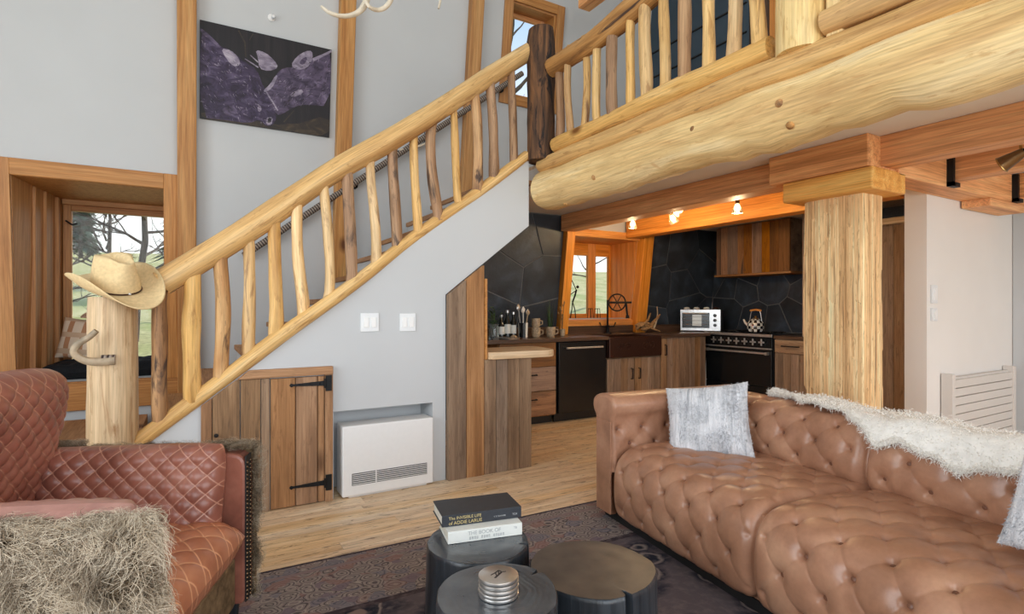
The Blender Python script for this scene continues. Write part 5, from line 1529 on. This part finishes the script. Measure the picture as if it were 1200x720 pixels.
# ================================================================== window seat
def seat_cushion():
    c = thing('seat_cushion', 'black tufted cushion lying on the window seat', 'cushion', (-.60, 5.95, .656))
    w, d, h = .88, .74, .13
    n = 60
    g = np.linspace(-1, 1, n); A, B = np.meshgrid(g, g, indexing='ij')
    e = (np.clip(1 - np.abs(A) ** 8, 0, 1) * np.clip(1 - np.abs(B) ** 8, 0, 1)) ** .5
    tf = tuft(A * w / 2 + .5, B * d / 2 + .5, .22, .13, .012, .03, .04, .5)
    ex = A * w / 2 + (B * .5 + .5) * (.03); ez = B * d / 2
    top = np.stack([ex, ez, h * .5 + e * h * .5 + tf * e], -1); bot = np.stack([ex, ez, h * .5 - e * h * .5], -1)
    MB().grid(top, False, False).grid(bot, False, True).build('cover', 'black_cloth', c, smooth=True, sharp=0)
    return c
seat_cushion()
c = thing('window_pillow', 'striped tan and cream pillow standing on the black window-seat cushion', 'pillow', (-.80, 6.05, .97))
pillow(.36, .36, .13, 40, 2.6, .06, None, 0, .012, mtx((0, 0, 0), math.radians(-14), math.radians(6), math.radians(-18)), 2).build('cover', 'plaid', c, smooth=True, sharp=0)
hat('dusty pink cowboy hat lying on the striped window-seat pillow', (-.62, 6.02, 1.148), (math.radians(4), math.radians(6), math.radians(20)), 'felt_pink', .9, False)
# ================================================================== antlers
def antler_tube(pts, r0, r1, seg=10, n=26):
    P = chaikin([tuple(p) for p in pts], 3); P, _ = resample(P, n)
    return MB().tube([tuple(p) for p in P], [r0 + (r1 - r0) * (i / (n - 1)) for i in range(n)], seg, True, .12, None, rnd.random() * 9)
an = thing('antler_hook', 'grey forked antler hook wrapped onto the log newel post', 'antler', at_y(133, 424, RY - .14))
antler_tube([at_y(x, y, RY - .13 - .01 * k) for k, (x, y) in enumerate([(134, 422), (112, 425), (96, 422), (84, 413), (92, 402), (104, 396), (113, 388)])], .024, .014).build('beam', 'antler', an, world=True, smooth=True)
MB().lathe([(.027, -.03), (.027, .03)], at_y(127, 422, RY - .125), 12, (Vector((0, 1, 0)), Vector((0, 0, 1)), Vector((1, 0, 0)))).build('rope_binding', 'rope', an, world=True, smooth=True)
an2 = thing('antler_hook', 'slim pale antler fixed to the rope-wound handrail by the tall wall', 'antler', at_wall(500, 165, .12))
antler_tube([at_wall(x, y, .10) for x, y in ((468, 176), (488, 173), (503, 166), (510, 158), (513, 150))], .013, .007).build('tine', 'bone', an2, world=True, smooth=True)
antler_tube([at_wall(x, y, .10) for x, y in ((496, 152), (500, 162), (494, 172), (480, 177), (465, 177))], .004, .004, 6).build('wire_loop', 'grille_dark', an2, world=True, smooth=True)
# chandelier of antlers, mostly above the picture
YC = 2.9
cd = thing('antler_chandelier', 'antler chandelier hanging high in the living room, its pale tips showing', 'chandelier', at_y(450, -120, YC))
for pts, r0, r1 in (([(440, -60), (432, -10), (426, 12), (408, 20), (388, 17), (377, 8)], .026, .008), ([(470, -70), (462, -14), (456, 6), (444, 13), (432, 9), (428, 0)], .022, .009),
                    ([(530, -70), (522, -30), (514, 10)], .02, .006), ([(440, -60), (400, -80), (360, -50), (350, -20)], .026, .008), ([(480, -70), (530, -90), (580, -60), (590, -20)], .026, .008)):
    antler_tube([at_y(x, y, YC + rnd.uniform(-.05, .05)) for x, y in pts], r0, r1).build('antler', 'bone', cd, world=True, smooth=True)
hb = at_y(470, -75, YC)
MB().lathe([(.0, -.06), (.05, -.05), (.07, 0), (.05, .05), (0, .06)], hb, 16).build('hub', 'black_iron', cd, world=True, smooth=True)
MB().tube([hb, (hb.x, hb.y, 6.75)], .012, 8).build('rod', 'black_iron', cd, world=True, smooth=True)
# small white sensor on the tall wall
p = at_wall(318, 21)
s_ = thing('wall_sensor', 'tiny white sensor fixed on the tall wall above the deer picture', 'sensor', p)
ax = (XA, U_, N_)
MB().lathe([(.030, 0), (.030, .012), (.022, .018), (0, .018)], (0, 0, 0), 16, ax).build('base', 'white_metal', s_, smooth=True)
MB().lathe([(.016, .015), (.018, .05), (.012, .058), (0, .058)], (.01, 0, 0), 14, ax).build('eye', 'switch_white', s_, smooth=True)
# ================================================================== deer picture
cTL, cTR, cBL, cBR = (at_wall(*q) for q in ((234, 26), (386.5, 57.5), (234, 141), (386.5, 160)))
PX0, PX1 = (cTL.x + cBL.x) / 2, (cTR.x + cBR.x) / 2
PZ0, PZ1 = (cBL.z + cBR.z) / 2, (cTL.z + cTR.z) / 2
pic = thing('deer_picture', 'dark purple canvas print of two deer touching heads on the tall wall', 'picture', lean_pt((PX0 + PX1) / 2, PZ0))
lean_box(MB(), PX0, PX1, PZ0, PZ1, 0.004, 0.030).build('canvas', 'print_dark', pic, world=True)
def uvp(x, y):
    u = (x - 45) / 755.0
    tp_, bt = 25 + u * 160, 603 + u * 95
    v_ = (bt - y) / (bt - tp_)
    uu = u * (1 - .10 * (1 - u))                      # foreshortening along the wall
    return PX0 + (PX1 - PX0) * min(max(uu, .002), .998), PZ0 + (PZ1 - PZ0) * min(max(v_, .002), .998)
def print_shape(pts, mat, lvl, name, smooth=True):
    q = [uvp(*p) for p in pts]
    if smooth: q = [tuple(p) for p in chaikin(q, 1, True)]
    MB().prism([lean_pt(x, z, .0302 + lvl * .0003) for x, z in q], N_ * .0003).build(name, mat, pic, world=True)
print_shape([(560, 640), (800, 560), (800, 697), (600, 690), (420, 650), (300, 640), (60, 606), (50, 560), (300, 600)], 'print_grass', 0, 'print_ground')
print_shape([(44, 72), (100, 118), (165, 180), (205, 190), (255, 228), (310, 268), (372, 308), (405, 390), (440, 460), (480, 525), (492, 590), (465, 640), (425, 640), (395, 600), (330, 628), (200, 612), (44, 598)], 'print_fur', 1, 'print_deer')
print_shape([(802, 183), (745, 214), (690, 238), (640, 298), (560, 288), (505, 305), (475, 350), (432, 428), (442, 480), (488, 572), (520, 570), (590, 522), (650, 506), (802, 516)], 'print_fur2', 2, 'print_deer')
print_shape([(565, 280), (598, 228), (648, 195), (688, 192), (692, 240), (664, 292), (604, 308)], 'print_light', 3, 'print_ear')
print_shape([(612, 268), (630, 240), (656, 226), (660, 246), (640, 276)], 'print_fur2', 4, 'print_ear')
print_shape([(165, 188), (222, 198), (268, 240), (278, 286), (240, 296), (196, 250)], 'print_light', 3, 'print_ear')
print_shape([(362, 192), (420, 208), (470, 250), (498, 295), (440, 318), (385, 302), (378, 240)], 'print_light', 3, 'print_antler')
print_shape([(330, 225), (338, 225), (380, 262), (378, 270)], 'print_light', 3, 'print_antler', False)
print_shape([(300, 248), (306, 246), (382, 292), (380, 300)], 'print_light', 3, 'print_antler', False)
print_shape([(392, 362), (440, 328), (468, 335), (442, 392), (412, 412)], 'print_dark', 4, 'print_shadow')
print_shape([(408, 432), (450, 392), (480, 338), (494, 342), (464, 412), (426, 442)], 'print_light', 5, 'print_antler')
print_shape([(560, 448), (630, 412), (645, 440), (580, 468)], 'print_light', 4, 'print_cheek')
print_shape([(375, 530), (396, 516), (404, 548), (386, 560)], 'print_light', 4, 'print_highlight')
print_shape([(430, 588), (470, 586), (462, 636), (430, 636)], 'print_light', 4, 'print_muzzle')
print_shape([(440, 592), (462, 592), (455, 622), (440, 622)], 'print_dark', 5, 'print_nostril')
print_shape([(170, 545), (230, 520), (270, 560), (230, 590), (185, 575)], 'print_fur2', 4, 'print_highlight')
print_shape([(44, 70), (100, 112), (165, 178), (160, 190), (96, 136), (44, 96)], 'print_fur2', 4, 'print_rim')
print_shape([(690, 236), (745, 212), (802, 182), (802, 200), (750, 226), (694, 256)], 'print_light', 3, 'print_rim', False)
print_shape([(425, 440), (432, 436), (500, 545), (494, 550)], 'print_light', 4, 'print_rim', False)
sk_ = [MB(), MB()]
def inside(pt, poly):
    r_ = False
    for i in range(len(poly)):
        (x1, y1), (x2, y2) = poly[i], poly[i - 1]
        if (y1 > pt[1]) != (y2 > pt[1]) and pt[0] < (x2 - x1) * (pt[1] - y1) / (y2 - y1) + x1: r_ = not r_
    return r_
DL = [(50, 90), (165, 200), (300, 285), (372, 330), (440, 480), (480, 560), (440, 630), (200, 600), (50, 590)]
DR = [(800, 200), (690, 250), (560, 300), (490, 340), (445, 440), (480, 560), (590, 515), (800, 505)]
for k in range(900):
    pt = (rnd.uniform(50, 798), rnd.uniform(60, 620)); L_, R__ = inside(pt, DL), inside(pt, DR)
    if not (L_ or R__): continue
    a = (1.0 if L_ else 2.3) + rnd.uniform(-.7, .7) + .8 * noise.noise(Vector((pt[0] * .012, pt[1] * .012, 0)))
    ln, wd = rnd.uniform(8, 30), rnd.uniform(.8, 2.2)
    dx, dy = math.cos(a) * ln, math.sin(a) * ln; nx_, ny_ = -math.sin(a) * wd, math.cos(a) * wd
    q = [uvp(pt[0] + nx_, pt[1] + ny_), uvp(pt[0] + dx, pt[1] + dy), uvp(pt[0] - nx_, pt[1] - ny_)]
    sk_[k % 3 > 0].add([lean_pt(x, z, .0322) for x, z in q], [(0, 1, 2)])
stuff(sk_[0].build('print_strokes', 'print_light', pic, world=True)); stuff(sk_[1].build('print_strokes', 'print_dark', pic, world=True))
for a in ([(262, 85), (270, 85), (306, 150), (312, 235), (305, 236), (298, 152)], [(345, 100), (351, 100), (330, 140), (326, 138)], [(530, 610), (590, 540), (592, 546), (534, 618)], [(550, 620), (610, 630), (610, 636), (556, 628)]):
    print_shape(a, 'print_grass', 2, 'print_twig', False)
# ================================================================== things on the worktop
ZW = .917
def on_top(px_, Y=None, py_=None):
    r = ray(px_, 360)
    return Vector((r.x / r.y * Y, Y, ZW))
p = on_top(578.5, 4.93)
j = thing('glass_vase', 'glass jar of green leaves at the bar end of the worktop', 'vase', p)
MB().lathe([(.0, 0), (.05, .0), (.056, .03), (.05, .10), (.046, .14), (.055, .16), (.052, .16), (.043, .14), (.047, .1), (.052, .03), (0, .012)], (0, 0, 0), 18).build('jar', 'jar_glass', j, smooth=True)
lf = MB()
for k in range(70):
    a = rnd.uniform(0, 6.28); rr = rnd.uniform(.0, .085); z = rnd.uniform(.15, .33); rr *= 1 - abs(z - .24) * 4
    c = Vector((math.cos(a) * rr, math.sin(a) * rr, z)); d = Vector((math.cos(a), math.sin(a), rnd.uniform(-.3, .9))).normalized() * .04; sd = d.cross(Vector((0, 0, 1))).normalized() * .014
    lf.add([c, c + d * .5 + sd, c + d, c + d * .5 - sd], [(0, 1, 2, 3)])
stuff(lf.build('leaf', 'plant_green', j))
st = MB()
for k in range(6): st.tube([(0, 0, .02), (rnd.uniform(-.03, .03), rnd.uniform(-.03, .03), .27)], .003, 5)
stuff(st.build('stem', 'plant_green', j))
p = on_top(597, 4.92); d = thing('small_dish', 'low silver dish with a knob on the worktop beside the glass jar', 'dish', p)
MB().lathe([(0, 0), (.10, 0), (.115, .018), (.11, .018), (.095, .006), (0, .006)], (0, 0, 0), 24).build('plate', 'steel', d, smooth=True)
MB().lathe([(.035, .006), (.04, .02), (.02, .04), (0, .045)], (.05, 0, 0), 14).build('lid', 'ceramic_tan', d, smooth=True)
for k, (px_, hh, rr, m_, lab) in enumerate(((587.5, .24, .035, 'bottle_dark', 'dark bottle with a white label, nearest the glass jar'), (594.5, .29, .036, 'bottle_dark', 'tall dark bottle between two shorter ones on the worktop'), (601.5, .27, .034, 'bottle_dark', 'dark bottle beside the white utensil jar on the worktop'))):
    p = on_top(px_, 5.22); b = thing('bottle', lab, 'bottle', p, 0, 'bottles on the worktop')
    MB().lathe([(0, 0), (rr, 0), (rr, hh * .6), (rr * .45, hh * .75), (rr * .42, hh), (0, hh)], (0, 0, 0), 16).build('glass', m_, b, smooth=True)
    MB().lathe([(rr + .001, hh * .15), (rr + .001, hh * .5)], (0, 0, 0), 16).build('label', 'book_white', b, smooth=True)
    MB().lathe([(rr * .5, hh * .93), (rr * .5, hh * 1.03), (0, hh * 1.03)], (0, 0, 0), 12).build('cap', 'steel', b, smooth=True)
p = on_top(613, 5.16); u = thing('utensil_jar', 'white patterned jar of kitchen utensils on the worktop', 'jar', p)
MB().lathe([(0, 0), (.05, 0), (.055, .16), (.05, .16), (.045, .01), (0, .01)], (0, 0, 0), 18).build('jar', 'checks', u, smooth=True)
for k in range(6):
    a = k * 1.05; q = Vector((math.cos(a) * .06, math.sin(a) * .06, rnd.uniform(.26, .34)))
    MB().tube([(math.cos(a) * .02, math.sin(a) * .02, .02), q], .006, 6).lathe([(0, -.03), (.022, -.01), (.024, .01), (0, .04)], q, 8, None, 1, .35).build('utensil', ('steel', 'ceramic_white', 'ceramic_tan')[k % 3], u, smooth=True)
p = on_top(628, 5.15)
def mug(lab, p, h, r, m_):
    g = thing('mug', lab, 'mug', p)
    MB().lathe([(0, 0), (r * .8, 0), (r, h * .3), (r, h), (r * .92, h), (r * .9, h * .3), (0, .01)], (0, 0, 0), 20).build('body', m_, g, smooth=True)
    MB().tube([(r * .9 * RTX + (.0) * 1, r * .9 * RTY, h * .75), (r * 1.5 * RTX, r * 1.5 * RTY, h * .7), (r * 1.5 * RTX, r * 1.5 * RTY, h * .35), (r * .9 * RTX, r * .9 * RTY, h * .25)], .007, 8).build('handle', m_, g, smooth=True)
    return g
mug('tan stoneware mug standing on the worktop under another mug', p, .105, .052, 'ceramic_tan')
mug('tan stoneware mug stacked on top of another mug', p + Vector((0, 0, .106)), .10, .048, 'ceramic_tan')
p = on_top(645, 5.12); g_ = mug('pale mug planter with tall green blades beside the kitchen window', p, .11, .056, 'ceramic_tan')
bl = MB()
for k in range(26):
    a = rnd.uniform(0, 6.28); q = rnd.uniform(.01, .05); tl = rnd.uniform(.18, .36)
    b0 = Vector((math.cos(a) * q * .6, math.sin(a) * q * .6, .09)); b1 = Vector((math.cos(a) * q * 1.6, math.sin(a) * q * 1.6, .09 + tl)); s2 = Vector((math.sin(a), -math.cos(a), 0)) * .008
    bl.add([b0 - s2, b0 + s2, b1], [(0, 1, 2)])
stuff(bl.build('blade', 'plant_green', g_))
p = on_top(659, 5.18); dv = thing('dried_stems', 'bunch of pale dried flower stems in a small pot beside the side timber', 'dried flowers', p)
MB().lathe([(0, 0), (.03, 0), (.035, .08), (.03, .08), (0, .01)], (0, 0, 0), 12).build('pot', 'ceramic_tan', dv, smooth=True)
for k in range(7):
    a = k * .9; q = Vector((math.cos(a) * .05 * (k % 3), math.sin(a) * .05, .2 + .03 * k))
    MB().tube([(0, 0, .05), q], .0025, 5).lathe([(0, -.02), (.012, 0), (0, .03)], q, 6).build('stem', 'dry_plant', dv, smooth=True)
# figures and stools on the window sill
def sill(px_, Y): r = ray(px_, 360); return Vector((r.x / r.y * Y, Y, kz0 + .004))
p = sill(671, 5.72); fg = thing('wire_figure', 'black wire figure reaching upward on the kitchen window sill', 'figurine', p)
def tb(pts, r=.006): return MB().tube(pts, r, 6)
for nm, pts, r in (('leg', [(-.03, 0, 0), (-.01, 0, .13), (0, 0, .22)], .007), ('leg', [(.04, 0, 0), (.03, 0, .12), (0, 0, .22)], .007), ('torso', [(0, 0, .22), (.03, 0, .30), (.05, 0, .38)], .012), ('arm', [(.05, 0, .37), (.01, 0, .46), (-.04, 0, .56)], .006), ('arm', [(.05, 0, .37), (-.01, 0, .33), (-.05, 0, .30)], .006)):
    tb([Vector((RTX * a, RTY * a, c)) for a, b, c in pts], r).build(nm, 'black_iron', fg, smooth=True)
MB().lathe([(0, -.022), (.018, -.01), (.02, .006), (0, .024)], (RTX * .065, RTY * .065, .415), 10).build('head', 'black_iron', fg, smooth=True)
for px_, lab in ((692, 'small black wire stool on the window sill, next to the wire figure'), (700, 'small black wire stool on the window sill, next to the tap')):
    p = sill(px_, 5.70); sl = thing('wire_stool', lab, 'ornament', p)
    MB().lathe([(0, .13), (.035, .13), (.035, .138), (0, .138)], (0, 0, 0), 12).build('seat', 'black_iron', sl, smooth=True)
    for a in (.8, 2.4, 4.0, 5.5): tb([(math.cos(a) * .04, math.sin(a) * .04, 0), (math.cos(a) * .03, math.sin(a) * .03, .13)], .004).build('leg', 'black_iron', sl)
# tap with a hand wheel
p = on_top(712, 5.36); tp2 = thing('wheel_tap', 'black industrial tap with a spoked hand wheel behind the sink', 'tap', p)
MB().lathe([(.05, 0), (.05, .015), (.022, .02), (.022, .09), (.03, .10), (0, .11)], (0, 0, 0), 14).build('base', 'black_iron', tp2, smooth=True)
tb([(0, 0, .05), (0, 0, .42)], .013).build('riser', 'black_iron', tp2, smooth=True)
wc_ = Vector((RTX * .12, RTY * .12, .39)); rr = .105
wh = MB().tube([wc_ + Vector((RTX, RTY, 0)) * (math.cos(k * PI / 14) * rr) + Vector((0, 0, math.sin(k * PI / 14) * rr)) for k in range(29)], .009, 8, False)
for k in range(3):
    a = k * PI / 3; d = Vector((RTX, RTY, 0)) * (math.cos(a) * rr) + Vector((0, 0, math.sin(a) * rr)); wh.tube([wc_ - d, wc_ + d], .006, 6)
wh.build('hand_wheel', 'black_iron', tp2, smooth=True)
MB().tube([(0, 0, .39), (RTX * .30, RTY * .30, .39)], .013, 8).build('spout_arm', 'black_iron', tp2, smooth=True)
MB().tube([(RTX * .23, RTY * .23, .39), (RTX * .24, RTY * .24, .30), (RTX * .25, RTY * .25, .22)], .013, 8).lathe([(.02, 0), (.026, -.04), (0, -.04)], (RTX * .25, RTY * .25, .23), 10).build('spout', 'black_iron', tp2, smooth=True)
for s2 in (-1, 1): MB().tube([(0, 0, .08), (RTX * .08 * s2, RTY * .08 * s2, .09), (RTX * .10 * s2, RTY * .10 * s2, .14)], .009, 8).build('lever', 'black_iron', tp2, smooth=True)
# driftwood beside the sink
p = on_top(757, 5.22); dw2 = thing('driftwood', 'gnarled brown driftwood branch lying on the worktop right of the sink', 'driftwood', p)
for k in range(11):
    a = rnd.uniform(-.3, .3); x0 = rnd.uniform(-.16, .02); z0 = rnd.uniform(.03, .10); L = rnd.uniform(.12, .26)
    pts = [Vector((RTX * (x0 + L * t_), RTY * (x0 + L * t_) + .03 * math.sin(t_ * 5 + k), max(.02, z0 + (.16 * t_ * t_ if k % 2 else .05 * math.sin(t_ * 4)) ))) for t_ in (0, .25, .5, .75, 1)]
    antler_tube(pts, .020, .008, 8, 14).build('twig', 'dry_plant', dw2, smooth=True)
antler_tube([Vector((RTX * a, RTY * a, c)) for a, c in ((.10, .06), (.14, .16), (.15, .26), (.14, .34))], .014, .005, 8, 14).build('twig', 'antler', dw2, smooth=True)
# toaster oven, turned into the corner
p = Vector((6.075, 5.20, ZW)); to = thing('toaster_oven', 'steel toaster oven with a lit glass door in the worktop corner', 'toaster oven', p, math.radians(-58))
MB().bx(-.26, .26, -.16, .14, .012, .30).build('body', 'grille_dark', to, bevel=.01)
MB().bx(-.26, .26, -.172, -.158, .012, .30).build('front_frame', 'steel', to, bevel=.004)
MB().bx(-.235, .12, -.178, -.170, .05, .255).build('door', 'black_gloss', to, bevel=.003)
MB().bx(-.10, .02, -.1795, -.1775, .08, .225).build('lit_window', 'oven_glow', to)
for z in (.10, .15, .20): MB().tube([(-.22, -.1805, z), (.105, -.1805, z)], .003, 6).build('rack', 'steel', to, smooth=True)
MB().tube([(-.22, -.205, .245), (.10, -.205, .245)], .009, 8).tube([(-.2, -.205, .245), (-.2, -.175, .245)], .006, 6).tube([(.08, -.205, .245), (.08, -.175, .245)], .006, 6).build('handle', 'steel', to, smooth=True)
for z in (.09, .155, .22): MB().lathe([(.022, 0), (.022, .018), (0, .02)], (.19, -.172, z), 12, (XA, Vector((0, 0, 1)), Vector((0, -1, 0)))).build('knob', 'black_enamel', to, smooth=True)
for x in (-.2, -.07, .06, .18): MB().lathe([(.04, 0), (.045, .012), (.03, .03), (0, .035)], (x, -.02, .30), 12).build('cup', 'ceramic_white' if x < .1 else 'copper_dark', to, smooth=True)
for sx2 in (-.22, .22):
    for sy2 in (-.13, .11): MB().lathe([(.015, 0), (.015, .014)], (sx2, sy2, 0), 8).build('foot', 'rubber', to)
# kettle
p = Vector((6.08, 4.375, .9435)); kt = thing('kettle', 'black and white checked kettle with a wooden handle on the range cooker', 'kettle', p)
prof = [(.0, 0), (.085, 0), (.098, .02), (.10, .06), (.092, .11), (.07, .145), (.045, .16)]
mb = MB().lathe(prof, (0, 0, 0), 32)
mb.t = [(math.atan2(q[1], q[0]) / (2 * PI) * 16 + 8.01, q[2] / .036 + .01, 0.5) for q in mb.v]
mb.build('body', 'checks', kt, smooth=True)
MB().lathe([(.046, .158), (.03, .172), (.012, .176), (.018, .195), (0, .20)], (0, 0, 0), 18).build('lid', 'brass', kt, smooth=True)
fwv = Vector((0, 1, 0))
MB().tube([(0, .085, .13), (0, .07, .22), (0, .055, .26)], .005, 8).build('bail', 'steel', kt, smooth=True)
MB().tube([(0, -.085, .13), (0, -.07, .22), (0, -.055, .26)], .005, 8).build('bail', 'steel', kt, smooth=True)
MB().tube([(0, -.075, .262), (0, 0, .272), (0, .075, .262)], .013, 10).build('handle', 'fir_lamplit', kt, smooth=True)
MB().tube([(-.02, .085, .07), (-.03, .13, .11), (-.03, .15, .15)], [.02, .014, .010], 10).build('spout', 'ceramic_white', kt, smooth=True)
# ================================================================== outside
nx, ny = 60, 50
gx, gy = np.linspace(-30, 60, nx), np.linspace(6.9, 75, ny)
Gx, Gy = np.meshgrid(gx, gy, indexing='ij')
Gz = -.45 + .155 * (Gy - 6.9) * (1 - .35 * np.clip((Gy - 30) / 45, 0, 1))
for i in range(nx):
    for j in range(ny): Gz[i, j] += .35 * noise.noise(Vector((gx[i] * .12, gy[j] * .12, 0))) * min(1, (gy[j] - 6.9) / 6)
o = MB().grid(np.stack([Gx, Gy, Gz], -1), False, False).bx(-40, 60, -45, 6.9, -.7, -.46).build('ground', 'grass', smooth=True, sharp=0); struct(o)
def gz(x, y): return -.45 + .155 * (y - 6.9) * (1 - .35 * min(max((y - 30) / 45, 0), 1)) + .35 * noise.noise(Vector((x * .12, y * .12, 0))) * min(1, (y - 6.9) / 6)
def bare_tree(lab, x, y, h, seed, lean_x=0.0, group='bare trees on the slope'):
    r = random.Random(seed)
    t_ = thing('bare_tree', lab, 'tree', (x, y, gz(x, y) - .1), 0, group)
    tr, brn = MB(), MB()
    top = Vector((lean_x, 0, h))
    pts = [Vector((lean_x * q, 0, h * q)) + Vector((r.uniform(-.1, .1), r.uniform(-.1, .1), 0)) * (q > 0) for q in (0, .2, .4, .6, .8, 1)]
    tr.tube(pts, [h * .016 * (1 - .85 * q) for q in (0, .2, .4, .6, .8, 1)], 8)
    tr.build('trunk', 'branch', t_, smooth=True)
    def grow(p, d, L, rad, lvl):
        n = 4; path = [p]
        for k in range(n):
            d = (d + Vector((r.uniform(-.3, .3), r.uniform(-.3, .3), r.uniform(-.15, .25)))).normalized()
            p = p + d * (L / n); path.append(p)
        brn.tube(path, [rad * (1 - .7 * k / n) for k in range(n + 1)], 5, False)
        if lvl > 0:
            for k in range(r.randint(3, 4)):
                q = path[r.randint(1, n)]
                grow(q, (d + Vector((r.uniform(-1, 1), r.uniform(-1, 1), r.uniform(-.3, .7)))).normalized(), L * .55, rad * .5, lvl - 1)
    for k in range(16):
        q = .25 + .72 * k / 16; p = Vector((lean_x * q, 0, h * q)); a = r.uniform(0, 6.28)
        grow(p, Vector((math.cos(a), math.sin(a), r.uniform(.1, .6))), h * .33 * (1.1 - q * .7), h * .006, 2)
    brn.build('branches', 'branch', t_)
    stuff(bpy.data.objects[t_.children[-1].name])
    return t_
bare_tree('leafless tree on the slope, its twigs crossing the window-seat window', -.9, 12.5, 5.0, 3, .4)
bare_tree('leafless tree farther up the slope behind the window-seat window', -3.2, 17.5, 6.5, 8, -.3)
bare_tree('slim leafless tree close to the dark conifers outside the window seat', .6, 15.5, 5.5, 14, .3)
bare_tree('tall leafless tree whose twigs show in the small upper window', 6.2, 11.0, 8.5, 21, .2)
for k_ in range(5):
    bare_tree(('low twiggy tree beside the window seat glass', 'low twiggy tree a little up the slope from the window seat', 'twiggy sapling in front of the conifers', 'twiggy sapling at the far side of the slope', 'slender twiggy tree seen through the kitchen window')[k_], (-1.7, .3, -1.6, 2.6, 13.5)[k_], (9.6, 10.4, 15.2, 12.6, 17.0)[k_], (3.0, 3.2, 4.0, 4.2, 5.0)[k_], 40 + k_)
def conifer(lab, x, y, h, seed):
    r = random.Random(seed)
    t_ = thing('conifer', lab, 'tree', (x, y, gz(x, y) - .1), 0, 'conifers on the slope')
    MB().tube([(0, 0, 0), (0, 0, h)], [h * .018, .01], 8).build('trunk', 'branch', t_, smooth=True)
    nd = MB()
    for k in range(900):
        q = r.random() ** .8; z = h * (.08 + .9 * q); R_ = h * .20 * (1 - q) * r.uniform(.5, 1.1) + .05; a = r.uniform(0, 6.28)
        c = Vector((math.cos(a) * R_, math.sin(a) * R_, z - R_ * .25)); b = Vector((math.cos(a) * R_ * .2, math.sin(a) * R_ * .2, z + .05)); s2 = Vector((-math.sin(a), math.cos(a), 0)) * (.10 * h / 6 + .05)
        m_ = (b + c) / 2
        nd.add([b, m_ + s2, c + Vector((0, 0, -.08)), m_ - s2], [(0, 1, 2), (0, 2, 3)])
    stuff(nd.build('needles', 'conifer', t_))
    return t_
conifer('dark conifer beyond the window seat, standing beside the slim leafless tree', -.15, 20.0, 5.4, 4)
conifer('broad dark conifer higher up the slope beyond the window seat', 1.8, 24.0, 6.5, 6)
conifer('far dark conifer on the crest of the slope beyond the window seat', -4.6, 34.0, 5.5, 9)
